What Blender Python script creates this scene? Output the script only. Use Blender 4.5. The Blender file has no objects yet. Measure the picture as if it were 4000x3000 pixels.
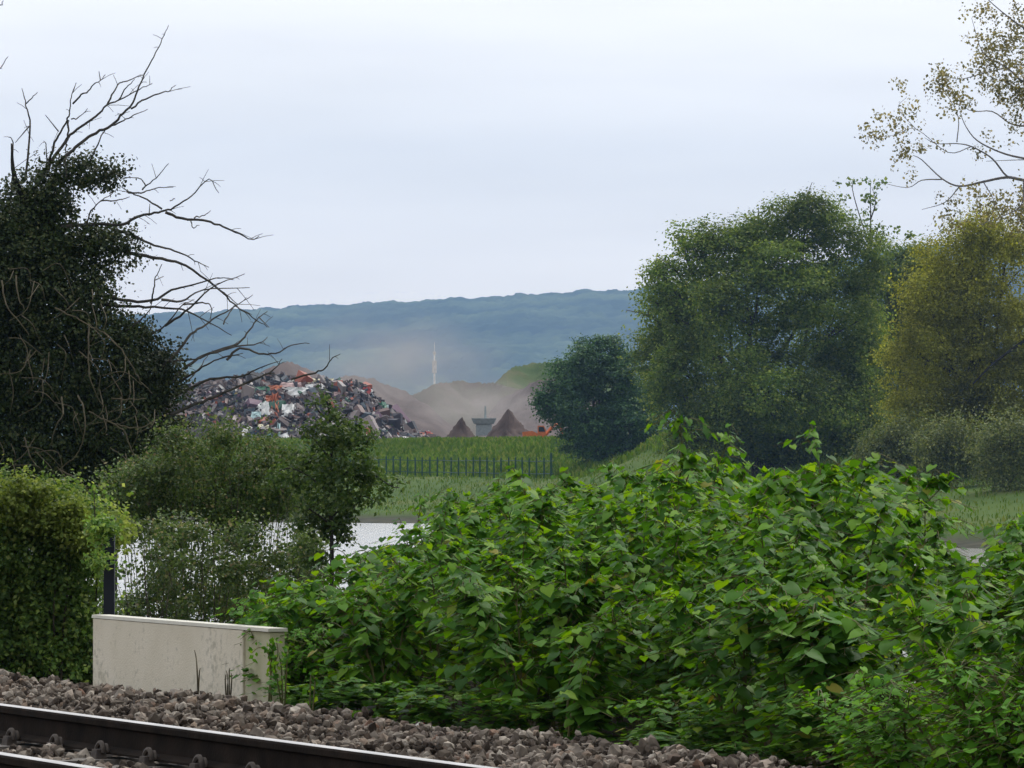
import bpy, math, random
import numpy as np
from mathutils import Vector
R_ = np.random.default_rng
sc = bpy.context.scene
C = sc.collection

# ------------------------------------------------------------------ camera, sky, sun, exposure
F, CZ, HOR = 19126.0, 1.6, 1808.0          # focal length (photo px), eye height, horizon row of the photo
PITCH = math.atan((HOR-1500)/F)
cam = bpy.data.cameras.new('camera'); camo = bpy.data.objects.new('camera', cam); C.objects.link(camo)
camo.location = (0, 0, CZ); camo.rotation_euler = (math.pi/2+PITCH, 0, 0)
cam.sensor_width = 36; cam.lens = 36*F/4000; cam.clip_start = .5; cam.clip_end = 20000
sc.camera = camo
sc.view_settings.view_transform = 'Standard'; sc.view_settings.look = 'None'
sc.view_settings.exposure = 0.17; sc.view_settings.gamma = 1.0
cy = sc.cycles
cy.max_bounces = 6; cy.diffuse_bounces = 3; cy.glossy_bounces = 3; cy.transmission_bounces = 4
cy.volume_bounces = 0; cy.transparent_max_bounces = 8; cy.volume_max_steps = 128
cy.use_denoising = True
try: cy.denoiser = 'OPENIMAGEDENOISE'
except Exception: pass
cy.sample_clamp_indirect = 6

SUN_EL, SUN_AZ = math.radians(50), math.radians(38)      # azimuth clockwise from +Y
w = bpy.data.worlds.new('World'); sc.world = w; w.use_nodes = True
nt = w.node_tree; N = nt.nodes; L = nt.links
for n in list(N): N.remove(n)
out = N.new('ShaderNodeOutputWorld'); bg = N.new('ShaderNodeBackground')
sky = N.new('ShaderNodeTexSky'); sky.sky_type = 'NISHITA'; sky.sun_disc = False
sky.sun_elevation = SUN_EL; sky.sun_rotation = SUN_AZ; sky.dust_density = 3; sky.air_density = 1
tc = N.new('ShaderNodeTexCoord'); sep = N.new('ShaderNodeSeparateXYZ'); L.new(tc.outputs['Generated'], sep.inputs[0])
ramp = N.new('ShaderNodeValToRGB')                      # cloud deck brightness, horizon to zenith
L.new(sep.outputs['Z'], ramp.inputs[0])
el = ramp.color_ramp.elements
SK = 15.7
for i, (p, c) in enumerate([(0, (.95,.88,.82)), (.03, (.94,.875,.815)), (.06, (.895,.86,.82)), (.087, (.90,.87,.84)), (.30, (.93,.95,.99)), (1, (1.15,1.16,1.18))]):
    e = el[i] if i < 2 else el.new(p)
    e.position = p; e.color = (*c, 1)
mp = N.new('ShaderNodeMapping'); mp.inputs['Scale'].default_value = (9, 9, 60); L.new(tc.outputs['Generated'], mp.inputs[0])
nz = N.new('ShaderNodeTexNoise'); nz.inputs['Scale'].default_value = 1.0; nz.inputs['Detail'].default_value = 4
L.new(mp.outputs[0], nz.inputs['Vector'])
nr = N.new('ShaderNodeMapRange'); nr.inputs[1].default_value = .3; nr.inputs[2].default_value = .7; nr.inputs[3].default_value = .94; nr.inputs[4].default_value = 1.075
L.new(nz.outputs['Fac'], nr.inputs[0])
mul = N.new('ShaderNodeVectorMath'); mul.operation = 'SCALE'; L.new(ramp.outputs[0], mul.inputs[0]); L.new(nr.outputs[0], mul.inputs['Scale'])
dirn = N.new('ShaderNodeMapRange'); dirn.inputs[1].default_value = -.6; dirn.inputs[2].default_value = .7; dirn.inputs[3].default_value = .36*SK; dirn.inputs[4].default_value = SK  # sky dimmed behind the camera, added to shade the thicket's near face
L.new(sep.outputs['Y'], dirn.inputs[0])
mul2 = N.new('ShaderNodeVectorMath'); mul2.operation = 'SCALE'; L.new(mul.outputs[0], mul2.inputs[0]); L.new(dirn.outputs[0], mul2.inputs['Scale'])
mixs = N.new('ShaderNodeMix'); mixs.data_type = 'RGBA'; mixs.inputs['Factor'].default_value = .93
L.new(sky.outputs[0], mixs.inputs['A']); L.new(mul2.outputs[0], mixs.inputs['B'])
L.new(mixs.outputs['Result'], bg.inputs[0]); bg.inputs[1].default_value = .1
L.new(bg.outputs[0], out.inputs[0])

sun = bpy.data.lights.new('sun', 'SUN'); sun.energy = 1.5; sun.angle = math.radians(12); sun.color = (1, .96, .88)
suno = bpy.data.objects.new('sun', sun); C.objects.link(suno)
sd = Vector((math.sin(SUN_AZ)*math.cos(SUN_EL), math.cos(SUN_AZ)*math.cos(SUN_EL), math.sin(SUN_EL)))
suno.rotation_euler = sd.to_track_quat('Z', 'Y').to_euler()

# ------------------------------------------------------------------ helpers
def at(sx, sy, Y):
    """World point at depth Y along the sight line of photo pixel (sx, sy)."""
    x, u = (sx-2000)/F, (1500-sy)/F
    cp, sp = math.cos(PITCH), math.sin(PITCH)
    d = np.array([x, cp-u*sp, sp+u*cp])
    return d*(Y/d[1]) + np.array([0, 0, CZ])
D = np.array([-.4352, .9003, 0]); NN = np.array([.9003, .4352, 0])     # along the track, across the track
def sp(s, p, z=0): return D*s + NN*p + np.array([0, 0, z])

def sstep(a, b, x):
    t = np.clip((x-a)/(b-a), 0, 1); return t*t*(3-2*t)

def link(name, me, parent=None, mats=()):
    o = bpy.data.objects.new(name, me); C.objects.link(o)
    for m in mats: me.materials.append(m)
    if parent is not None: o.parent = parent
    return o
def tag(o, label=None, cat=None, group=None, kind=None):
    if label: o['label'] = label
    if cat: o['category'] = cat
    if group: o['group'] = group
    if kind: o['kind'] = kind
    return o
def empty(name, loc, label, cat, group=None, rz=0):
    o = bpy.data.objects.new(name, None); C.objects.link(o); o.location = loc; o.rotation_euler = (0, 0, rz)
    o.empty_display_size = .2
    return tag(o, label, cat, group)

def np_mesh(name, V, Fs, smooth=False):
    """V (n,3); Fs an (m,k) int array or a list of such arrays."""
    if not isinstance(Fs, (list, tuple)): Fs = [Fs]
    me = bpy.data.meshes.new(name)
    nl = sum(f.size for f in Fs); nf = sum(len(f) for f in Fs)
    me.vertices.add(len(V)); me.vertices.foreach_set('co', np.ascontiguousarray(V, dtype=np.float32).ravel())
    me.loops.add(nl); me.loops.foreach_set('vertex_index', np.concatenate([f.ravel() for f in Fs]).astype(np.int32))
    me.polygons.add(nf)
    tot = np.concatenate([np.full(len(f), f.shape[1]) for f in Fs]).astype(np.int32)
    st = np.concatenate([[0], np.cumsum(tot)[:-1]]).astype(np.int32)
    me.polygons.foreach_set('loop_start', st)
    try: me.polygons.foreach_set('loop_total', tot)
    except Exception: pass
    me.polygons.foreach_set('use_smooth', np.full(nf, smooth))
    me.update(); me.validate()
    return me

class MB:
    """Collects boxes, tubes and lathes; build() links them as ONE mesh object."""
    def __init__(s): s.V = []; s.F = []; s.n = 0
    def add(s, v, f):
        s.V.append(np.asarray(v, float)); s.F += [tuple(i+s.n for i in q) for q in f]; s.n += len(v)
    def box(s, c, size, rz=0, taper=1.0, M=None):
        x, y, z = np.array(size)/2
        v = np.array([[i*x*(taper if k > 0 else 1), j*y*(taper if k > 0 else 1), k*z] for i in (-1, 1) for j in (-1, 1) for k in (-1, 1)])
        if M is not None: v = v @ np.array(M).T
        ca, sa = math.cos(rz), math.sin(rz)
        v = v @ np.array([[ca, sa, 0], [-sa, ca, 0], [0, 0, 1]]) + np.array(c)
        s.add(v, [(0,1,3,2), (4,6,7,5), (0,4,5,1), (2,3,7,6), (0,2,6,4), (1,5,7,3)])
    def tube(s, P, r, sides=6):
        P = np.asarray(P, float); n = len(P)
        r = np.linspace(r[0], r[1], n) if np.ndim(r) == 1 and len(r) == 2 else np.broadcast_to(r, n)
        T = np.gradient(P, axis=0); T /= np.linalg.norm(T, axis=1)[:, None]+1e-9
        a = np.array([0, 0, 1.]) if abs(T[:, 2]).mean() < .8 else np.array([1., 0, 0])
        U = np.cross(T, a); U /= np.linalg.norm(U, axis=1)[:, None]+1e-9
        W = np.cross(T, U)
        th = np.arange(sides)*2*math.pi/sides
        v = (P[:, None] + r[:, None, None]*(np.cos(th)[None, :, None]*U[:, None]+np.sin(th)[None, :, None]*W[:, None])).reshape(-1, 3)
        f = [(i*sides+j, i*sides+(j+1) % sides, (i+1)*sides+(j+1) % sides, (i+1)*sides+j) for i in range(n-1) for j in range(sides)]
        f += [tuple(range(sides-1, -1, -1)), tuple(range((n-1)*sides, n*sides))]
        s.add(v, f)
    def prism(s, prof, A, B, U, W):
        """closed 2-D profile (in axes U, W) swept from A to B"""
        prof = np.asarray(prof, float); k = len(prof)
        v0 = np.asarray(A)+prof[:, :1]*U+prof[:, 1:]*W; v1 = np.asarray(B)+prof[:, :1]*U+prof[:, 1:]*W
        s.add(np.vstack([v0, v1]), [(j, (j+1) % k, k+(j+1) % k, k+j) for j in range(k)]+[tuple(range(k-1, -1, -1)), tuple(range(k, 2*k))])
    def mesh(s, name, loc=(0, 0, 0), smooth=False):
        me = bpy.data.meshes.new(name); V = np.vstack(s.V)-np.asarray(loc, float)
        me.from_pydata(V.tolist(), [], s.F); me.update()
        if smooth: me.polygons.foreach_set('use_smooth', np.full(len(me.polygons), True))
        return me
    def build(s, name, mat, parent=None, loc=(0, 0, 0), smooth=False, bevel=0):
        me = s.mesh(name, loc, smooth)
        o = link(name, me, parent, [mat] if not isinstance(mat, (list, tuple)) else mat)
        if parent is None: o.location = loc
        if bevel:
            m = o.modifiers.new('bevel', 'BEVEL'); m.width = bevel; m.segments = 2; m.limit_method = 'ANGLE'
        return o

def smooth_path(P, n=4):
    """Catmull-Rom through P."""
    P = np.asarray(P, float)
    if len(P) < 3: return P
    Q = np.vstack([2*P[0]-P[1], P, 2*P[-1]-P[-2]]); o = []
    for i in range(1, len(Q)-2):
        for t in np.arange(n)/n:
            o.append(.5*((2*Q[i])+(Q[i+1]-Q[i-1])*t+(2*Q[i-1]-5*Q[i]+4*Q[i+1]-Q[i+2])*t*t+(3*Q[i]-Q[i-1]-3*Q[i+1]+Q[i+2])*t**3))
    return np.vstack(o+[P[-1]])

# ------------------------------------------------------------------ materials
def newmat(name):
    m = bpy.data.materials.new(name); m.use_nodes = True
    t = m.node_tree; b = t.nodes['Principled BSDF']
    return m, t, b
def setramp(r, stops, interp='LINEAR'):
    r.color_ramp.interpolation = interp
    e = r.color_ramp.elements
    for i, (p, c) in enumerate(stops):
        q = e[i] if i < 2 else e.new(p)
        q.position = p; q.color = (*c, 1)
def leafmat(name, stops, transl=.35, nscale=1.0, rough=.5, spec=.3, nlow=.6, nhigh=1.35):
    """leaf colour: random per leaf, drifting slowly over the plant"""
    m, t, b = newmat(name); n, l = t.nodes, t.links
    g = n.new('ShaderNodeNewGeometry'); r = n.new('ShaderNodeValToRGB'); l.new(g.outputs['Random Per Island'], r.inputs[0])
    setramp(r, stops)
    c = n.new('ShaderNodeTexCoord'); z = n.new('ShaderNodeTexNoise'); z.inputs['Scale'].default_value = nscale; z.inputs['Detail'].default_value = 2
    l.new(c.outputs['Object'], z.inputs['Vector'])
    mr = n.new('ShaderNodeMapRange'); mr.inputs[1].default_value = .3; mr.inputs[2].default_value = .7; mr.inputs[3].default_value = nlow; mr.inputs[4].default_value = nhigh
    l.new(z.outputs['Fac'], mr.inputs[0])
    v = n.new('ShaderNodeVectorMath'); v.operation = 'SCALE'; l.new(r.outputs[0], v.inputs[0]); l.new(mr.outputs[0], v.inputs['Scale'])
    l.new(v.outputs[0], b.inputs['Base Color']); b.inputs['Roughness'].default_value = rough
    b.inputs['Specular IOR Level'].default_value = spec
    tr = n.new('ShaderNodeBsdfTranslucent'); hs = n.new('ShaderNodeHueSaturation')
    hs.inputs['Hue'].default_value = .485; hs.inputs['Saturation'].default_value = 1.1; hs.inputs['Value'].default_value = 1.2
    l.new(v.outputs[0], hs.inputs['Color']); l.new(hs.outputs[0], tr.inputs[0])
    mx = n.new('ShaderNodeMixShader'); mx.inputs[0].default_value = transl
    l.new(b.outputs[0], mx.inputs[1]); l.new(tr.outputs[0], mx.inputs[2])
    l.new(mx.outputs[0], n['Material Output'].inputs[0])
    return m
def surf(name, stops, scale=8, rough=.8, detail=6, bump=0, bscale=None, metal=0, spec=.3, coord='Object', stretch=None):
    m, t, b = newmat(name); n, l = t.nodes, t.links
    c = n.new('ShaderNodeTexCoord'); z = n.new('ShaderNodeTexNoise'); z.inputs['Scale'].default_value = scale; z.inputs['Detail'].default_value = detail
    src = c.outputs[coord]
    if stretch:
        q = n.new('ShaderNodeMapping'); q.inputs['Scale'].default_value = stretch; l.new(src, q.inputs[0]); src = q.outputs[0]
    l.new(src, z.inputs['Vector'])
    r = n.new('ShaderNodeValToRGB'); setramp(r, stops); l.new(z.outputs['Fac'], r.inputs[0]); l.new(r.outputs[0], b.inputs['Base Color'])
    b.inputs['Roughness'].default_value = rough; b.inputs['Metallic'].default_value = metal; b.inputs['Specular IOR Level'].default_value = spec
    if bump:
        y = n.new('ShaderNodeTexNoise'); y.inputs['Scale'].default_value = bscale or scale*4; y.inputs['Detail'].default_value = 5; l.new(src, y.inputs['Vector'])
        u = n.new('ShaderNodeBump'); u.inputs['Strength'].default_value = bump; u.inputs['Distance'].default_value = .02
        l.new(y.outputs['Fac'], u.inputs['Height']); l.new(u.outputs[0], b.inputs['Normal'])
    return m
def islandmat(name, stops, rough=.8, spec=.3, interp='CONSTANT', nscale=None, metal=0):
    m, t, b = newmat(name); n, l = t.nodes, t.links
    g = n.new('ShaderNodeNewGeometry'); r = n.new('ShaderNodeValToRGB'); l.new(g.outputs['Random Per Island'], r.inputs[0]); setramp(r, stops, interp)
    o = r.outputs[0]
    if nscale:
        c = n.new('ShaderNodeTexCoord'); z = n.new('ShaderNodeTexNoise'); z.inputs['Scale'].default_value = nscale; z.inputs['Detail'].default_value = 4; l.new(c.outputs['Object'], z.inputs['Vector'])
        mr = n.new('ShaderNodeMapRange'); mr.inputs[1].default_value = .3; mr.inputs[2].default_value = .7; mr.inputs[3].default_value = .65; mr.inputs[4].default_value = 1.3; l.new(z.outputs['Fac'], mr.inputs[0])
        v = n.new('ShaderNodeVectorMath'); v.operation = 'SCALE'; l.new(o, v.inputs[0]); l.new(mr.outputs[0], v.inputs['Scale']); o = v.outputs[0]
    l.new(o, b.inputs['Base Color']); b.inputs['Roughness'].default_value = rough; b.inputs['Specular IOR Level'].default_value = spec; b.inputs['Metallic'].default_value = metal
    return m
def flat(name, c, rough=.6, metal=0, spec=.4):
    return surf(name, [(.3, tuple(np.array(c)*.8)), (.7, tuple(np.array(c)*1.15))], 3, rough, metal=metal, spec=spec)

bark = surf('bark', [(.3, (.035,.028,.02)), (.7, (.09,.075,.055))], 14, .9, bump=.5, stretch=(1, 1, .25))
darkbark = surf('dark_bark', [(.3, (.010,.010,.012)), (.7, (.035,.032,.03))], 10, .9, bump=.5, stretch=(1, 1, .25))
deadwood = surf('dead_wood', [(.3, (.03,.028,.026)), (.7, (.085,.075,.065))], 6, .9)
paletwig = surf('pale_twig', [(.3, (.065,.055,.036)), (.7, (.16,.135,.09))], 6, .9)

# ------------------------------------------------------------------ the ground
SHX, SHY = np.array([-400, -120, -38, -7, 10, 27, 60, 300]), np.array([490, 480, 472, 456, 400, 331, 270, 200])   # far shore
def ground_h(x, y):
    p = .9003*x+.4352*y
    near = -4.9*sstep(14, 42, p)
    e = y-np.interp(x, SHX, SHY)
    far = -4.9+1.15*sstep(-14, 0, e)+.9*sstep(0, 9, e)+2.9*sstep(8, 66, e)+3.75*sstep(66, 140, e)
    ramp_ = 3.7*sstep(5, 17, x)*np.exp(-((y-466)/16.)**2)*sstep(-20, 30, e)
    h = np.where(e > -14, far+ramp_, near)
    return h + .12*np.sin(x*.31+y*.07)*sstep(0, 30, e) + .08*np.sin(x*.9+1.3)*np.sin(y*.23)*sstep(0, 30, e)
def gh(x, y): return float(ground_h(np.array([x]), np.array([y]))[0])
xs = np.concatenate([np.linspace(-5000, -160, 30), np.linspace(-150, -22, 60), np.linspace(-20, 50, 120), np.linspace(52, 150, 40), np.linspace(160, 5000, 30)])
ys = np.concatenate([np.linspace(-120, -10, 8), np.linspace(0, 60, 80), np.linspace(62, 240, 60), np.linspace(244, 620, 200), np.linspace(640, 1000, 20), np.linspace(1100, 9800, 25)])
def grid_mesh(name, X, Y, Z, smooth=True):
    ny, nx = X.shape
    idx = np.arange(ny*nx).reshape(ny, nx)
    f = np.stack([idx[:-1, :-1], idx[:-1, 1:], idx[1:, 1:], idx[1:, :-1]], -1).reshape(-1, 4)
    return np_mesh(name, np.stack([X, Y, Z], -1).reshape(-1, 3), f, smooth)
GX, GY = np.meshgrid(xs, ys)
GZ = ground_h(GX.ravel(), GY.ravel()).reshape(GX.shape)
gm = grid_mesh('ground', GX, GY, GZ)
e_ = (GY-np.interp(GX.ravel(), SHX, SHY).reshape(GX.shape))
p_ = .9003*GX+.4352*GY
mud = np.where(e_ > -60, 1-sstep(2, 6, e_), 0)                      # bare mud along the far waterline
bare = np.maximum(1-sstep(17.0, 20.0, p_), sstep(135, 160, e_))      # track bed soil; scrap yard floor
lush = sstep(70, 82, e_)*(1-sstep(150, 165, e_))
for nm, arr in (('mud', mud), ('bare', bare), ('lush', lush)):
    a = gm.attributes.new(nm, 'FLOAT', 'POINT'); a.data.foreach_set('value', arr.ravel().astype(np.float32))
gmat, t, b = newmat('ground'); n, l = t.nodes, t.links
c = n.new('ShaderNodeTexCoord')
def noise(scale, detail=6, vec=None):
    z = n.new('ShaderNodeTexNoise'); z.inputs['Scale'].default_value = scale; z.inputs['Detail'].default_value = detail; l.new(vec or c.outputs['Object'], z.inputs['Vector']); return z.outputs['Fac']
def rampn(src, stops):
    r = n.new('ShaderNodeValToRGB'); setramp(r, stops); l.new(src, r.inputs[0]); return r.outputs[0]
def mixc(f, a, b_):
    m = n.new('ShaderNodeMix'); m.data_type = 'RGBA'; l.new(f, m.inputs['Factor']); l.new(a, m.inputs['A']); l.new(b_, m.inputs['B']); return m.outputs['Result']
def attr(nm):
    a = n.new('ShaderNodeAttribute'); a.attribute_name = nm; return a.outputs['Fac']
col = rampn(noise(.09), [(.3, (.045,.085,.014)), (.5, (.07,.115,.02)), (.7, (.105,.125,.03))])
col = mixc(attr('lush'), col, rampn(noise(.3), [(.35, (.075,.14,.016)), (.65, (.115,.19,.028))]))
col = mixc(attr('bare'), col, rampn(noise(1.5), [(.3, (.035,.03,.022)), (.7, (.08,.066,.05))]))
col = mixc(attr('mud'), col, rampn(noise(.5), [(.3, (.038,.04,.024)), (.7, (.075,.07,.045))]))
l.new(col, b.inputs['Base Color']); b.inputs['Roughness'].default_value = .95; b.inputs['Specular IOR Level'].default_value = .1
g_ = link('ground', gm, None, [gmat]); tag(g_, 'ground of the railway, the river banks and the far field', 'ground', kind='structure')

# river
wx, wy = np.meshgrid(np.linspace(-420, 320, 2), np.linspace(60, 500, 2))
wmat, t, b = newmat('river_water'); n, l = t.nodes, t.links
b.inputs['Base Color'].default_value = (.34, .33, .31, 1); b.inputs['Roughness'].default_value = .18; b.inputs['IOR'].default_value = 1.33; b.inputs['Specular IOR Level'].default_value = .6
c = n.new('ShaderNodeTexCoord'); q = n.new('ShaderNodeMapping'); q.inputs['Scale'].default_value = (1, .35, 1); l.new(c.outputs['Object'], q.inputs[0])
z = n.new('ShaderNodeTexNoise'); z.inputs['Scale'].default_value = .8; z.inputs['Detail'].default_value = 3; l.new(q.outputs[0], z.inputs['Vector'])
u = n.new('ShaderNodeBump'); u.inputs['Strength'].default_value = 1.0; u.inputs['Distance'].default_value = .4; l.new(z.outputs['Fac'], u.inputs['Height']); l.new(u.outputs[0], b.inputs['Normal'])
wo = link('river', grid_mesh('river', wx, wy, np.full(wx.shape, -4.0)), None, [wmat]); tag(wo, 'pale reflecting river behind the bushes', 'river', kind='structure')

# far wooded hill
hx, hy = np.meshgrid(np.linspace(-1900, 2100, 620), np.linspace(5500, 9600, 300))
hs = 2000+F*hx/hy
ridge = np.interp(hs, [-4000, -800, 500, 900, 1400, 1800, 2100, 2500, 3000, 3500, 4300, 7000], [1285, 1248, 1228, 1210, 1184, 1162, 1148, 1128, 1060, 975, 900, 800])
hz0 = (CZ+(HOR-ridge)/F*9050)
prof = sstep(5500, 9150, hy)**.85
r = R_(5); cell = 15.0
gx0, gy0 = hx/cell, hy/(cell*1.3)
best = np.full(hx.shape, 9.)
hh = np.zeros(hx.shape)
def hash2(i, j, k): 
    v = np.sin(i*127.1+j*311.7+k*74.7)*43758.5453; return v-np.floor(v)
for di in (-1, 0, 1):
    for dj in (-1, 0, 1):
        i, j = np.floor(gx0)+di, np.floor(gy0)+dj
        dd = (gx0-i-.15-.7*hash2(i, j, 1))**2+(gy0-j-.15-.7*hash2(i, j, 2))**2
        m = dd < best; best = np.where(m, dd, best); hh = np.where(m, hash2(i, j, 3), hh)
canopy = (5+9*hh)*np.sqrt(np.clip(1-best/.75, 0, 1))
und = 6*np.sin(hx*.008+hy*.003)*np.sin(hy*.0045+1)+6*np.sin(hx*.021+2)*np.sin(hy*.009)
hz0 = hz0-10+1.2*np.sin(hx*.013)+1.5*np.sin(hx*.05+1)+1.5*np.sin(hx*.11)
field = ((hs < 1010) & (hy > 6100) & (hy < 6900)).astype(float)*sstep(1010, 850, hs) + ((hs > 1250) & (hs < 1500) & (hy > 5800) & (hy < 6000))*.5
hz = hz0*prof + und*prof*(1-prof)*4 + canopy*np.clip(prof*5, .2, 1)*(1-np.clip(field, 0, 1)) - 4
hm = grid_mesh('wooded_hill', hx, hy, hz)
for nm, arr in (('field', np.clip(field, 0, 1)), ('tone', np.clip(hh+.15*np.sin(hx*.02)*np.sin(hy*.008), 0, 1))):
    a = hm.attributes.new(nm, 'FLOAT', 'POINT'); a.data.foreach_set('value', arr.ravel().astype(np.float32))
hmat, t, b = newmat('wooded_hill'); n, l = t.nodes, t.links
c = n.new('ShaderNodeTexCoord')
col = mixc(rampn(noise(.0034, 5), [(.4, (0, 0, 0)), (.62, (1, 1, 1))]), rampn(attr('tone'), [(0, (.006,.016,.006)), (1, (.025,.045,.014))]), rampn(attr('tone'), [(0, (.03,.05,.02)), (1, (.13,.165,.06))]))
col = mixc(attr('field'), col, rampn(noise(.02), [(.3, (.10,.17,.06)), (.7, (.14,.21,.08))]))
l.new(col, b.inputs['Base Color']); b.inputs['Roughness'].default_value = .95; b.inputs['Specular IOR Level'].default_value = .05
ho = link('hill', hm, None, [hmat]); tag(ho, 'long wooded hill fading blue behind the scrap yard', 'hill', kind='structure')

# ------------------------------------------------------------------ leaf clouds
QUAD = (np.array([[0, 0, 0], [.38, .45, .06], [0, 1, -.05], [-.38, .45, .06]]), np.array([[0, 1, 2, 3]]))
def orient(nrm, r, droop=0.0):
    n_ = len(nrm)
    nrm = nrm/(np.linalg.norm(nrm, axis=1)[:, None]+1e-9)
    t_ = r.normal(size=(n_, 3)); t_[:, 2] -= droop
    t_ -= (t_*nrm).sum(1)[:, None]*nrm; t_ /= np.linalg.norm(t_, axis=1)[:, None]+1e-9
    s_ = np.cross(t_, nrm)
    return np.stack([s_, t_, nrm], 2)
def scatter_mesh(name, tmpl, pos, Rm, size, loc=(0, 0, 0), smooth=False):
    Tv, Tf = tmpl; K = len(Tv); n_ = len(pos)
    V = np.einsum('nij,kj->nki', Rm, Tv)*np.asarray(size).reshape(n_, -1)[:, None, :]+pos[:, None, :]-np.asarray(loc)
    f = (Tf[None]+np.arange(n_)[:, None, None]*K).reshape(-1, Tf.shape[1])
    return np_mesh(name, V.reshape(-1, 3), f, smooth)
def crown_points(blobs, nclump, per, csize, seed, up=.5, inner=.6, rough=.16, rnd=.75, csq=.7, sprig=0.0, lift=0.0):
    """leaf positions in clumps over the outer part of a union of ellipsoids; blobs: x,y,z,rx,ry,rz"""
    r = R_(seed); B = np.asarray(blobs, float)
    wgt = (B[:, 3]*B[:, 5]+B[:, 3]*B[:, 4]+B[:, 4]*B[:, 5]); wgt /= wgt.sum()
    got = []; have = 0
    for _ in range(14):
        k = r.choice(len(B), nclump, p=wgt)
        d = r.normal(size=(nclump, 3)); d /= np.linalg.norm(d, axis=1)[:, None]
        d[:, 2] += lift; d /= np.linalg.norm(d, axis=1)[:, None]
        rad = 1-np.abs(r.normal(0, rough, nclump))*1.5+r.normal(0, rough*.45, nclump)
        low = r.random(nclump) < .12; rad = np.where(low, r.uniform(.3, .9, nclump), rad)
        pc = B[k, :3]+B[k, 3:]*d*rad[:, None]
        q = np.ones(nclump, bool)
        for b_ in B: q &= ~((((pc-b_[:3])/b_[3:])**2).sum(1) < inner**2)
        got.append((pc[q], d[q], k[q])); have += q.sum()
        if have >= nclump: break
    pc, d, k = (np.concatenate([g[i_] for g in got])[:nclump] for i_ in range(3))
    od = d/B[k, 3:]; od /= np.linalg.norm(od, axis=1)[:, None]
    m = len(pc); cs = csize*r.uniform(.6, 1.4, m)
    idx = np.repeat(np.arange(m), per)
    off = r.normal(size=(len(idx), 3))*cs[idx][:, None]*np.array([1, 1, csq])
    if sprig:
        sv = od+r.normal(0, .45, od.shape)+[0, 0, .35]; sv /= np.linalg.norm(sv, axis=1)[:, None]
        ln_ = sprig*np.minimum(r.exponential(1, m), 2.2)
        off = off+sv[idx]*(ln_[idx]*r.random(len(idx)))[:, None]
    pos = pc[idx]+off
    nr_ = od[idx]*.7+np.array([0, 0, up])+r.normal(size=(len(idx), 3))*rnd
    return pos, nr_, r
def pxblobs(Y, lst, dy=1.0):
    """(sx, sy, rx_px, rz_px[, dY]) seen at depth Y -> world ellipsoids"""
    o = []
    for q in lst:
        sx, sy, rx, rz = q[:4]; dY = q[4] if len(q) > 4 else 0
        c_ = at(sx, sy, Y+dY); k = (Y+dY)/F
        o.append((*c_, rx*k, (rx+rz)/2*k*dy, rz*k))
    return o
def foliage(name, blobs, nclump, per, csize, lsize, mat, parent, base, seed, droop=.3, **kw):
    pos, nr_, r = crown_points(blobs, nclump, per, csize, seed, **kw)
    gz = ground_h(pos[:, 0], pos[:, 1])
    ok = pos[:, 2] > gz+.02; pos, nr_ = pos[ok], nr_[ok]
    me = scatter_mesh(name, QUAD, pos, orient(nr_, r, droop), lsize*r.uniform(.6, 1.3, len(pos)), base)
    return link(name, me, parent, [mat])
def lobes(blobs, n_, seed, lo=.30, hi=.46):
    """break each big ellipsoid into smaller overlapping domes"""
    r = R_(seed); o = []
    for b_ in np.asarray(blobs, float):
        d = r.normal(size=(n_, 3)); d /= np.linalg.norm(d, axis=1)[:, None]
        f = r.uniform(lo, hi, n_)
        for k in range(n_): o.append((*(b_[:3]+b_[3:]*d[k]*(1.02-f[k])), *(b_[3:]*f[k]*r.uniform(.85, 1.2, 3))))
        o.append((*b_[:3], *(b_[3:]*.62)))
    return o
def limbs(mb, base, blobs, r0, r1, seed, fork=.35):
    """trunk from base and a curved limb to every crown blob"""
    r = R_(seed); base = np.asarray(base, float); B = np.asarray(blobs)[:, :3]
    top = np.array([B[:, 0].mean(), B[:, 1].mean(), B[:, 2].max()*.75+B[:, 2].mean()*.25])
    ax = smooth_path([base-[0, 0, .3], base*.7+top*.3+r.normal(0, .02, 3)*(top[2]-base[2]), base*.4+top*.6, top], 4)
    mb.tube(ax, (r0, r1), 8)
    for kb, b_ in enumerate(B):
        f = r.uniform(.15, .6); s_ = ax[int(f*(len(ax)-1))]
        if s_[2] > b_[2]: s_ = ax[max(0, int(.12*len(ax)))]
        mid = (s_+b_)/2+np.array([0, 0, -.05])*(b_-s_)[2]+r.normal(0, .06, 3)*np.linalg.norm(b_-s_)
        mb.tube(smooth_path([s_, mid, b_], 4), (r0*.45, r1*.6), 5)
        for _ in range(3):
            e2 = b_+r.normal(0, .55, 3)*np.asarray(blobs)[kb, 3:]*.9
            mb.tube(smooth_path([mid*.4+b_*.6, (b_+e2)/2+r.normal(0, .1, 3), e2], 3), (r0*.16, r1*.25), 4)

def tree(name, sx, Y, blobs, label, cat, mat, nclump, per, csize, lsize, seed, r0=.4, r1=.08, barkm=None, lobe=0, group=None, **kw):
    bx = (sx-2000)/F*Y; bz = gh(bx, Y)
    e = empty(name, (bx, Y, bz), label, cat, group)
    mb = MB(); limbs(mb, (bx, Y, bz), blobs, r0, r1, seed+7)
    mb.build('trunk', barkm or bark, e, (bx, Y, bz), True)
    foliage('crown', lobes(blobs, lobe, seed+3) if lobe else blobs, nclump, per, csize, lsize, mat, e, (bx, Y, bz), seed, **kw)
    return e

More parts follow.
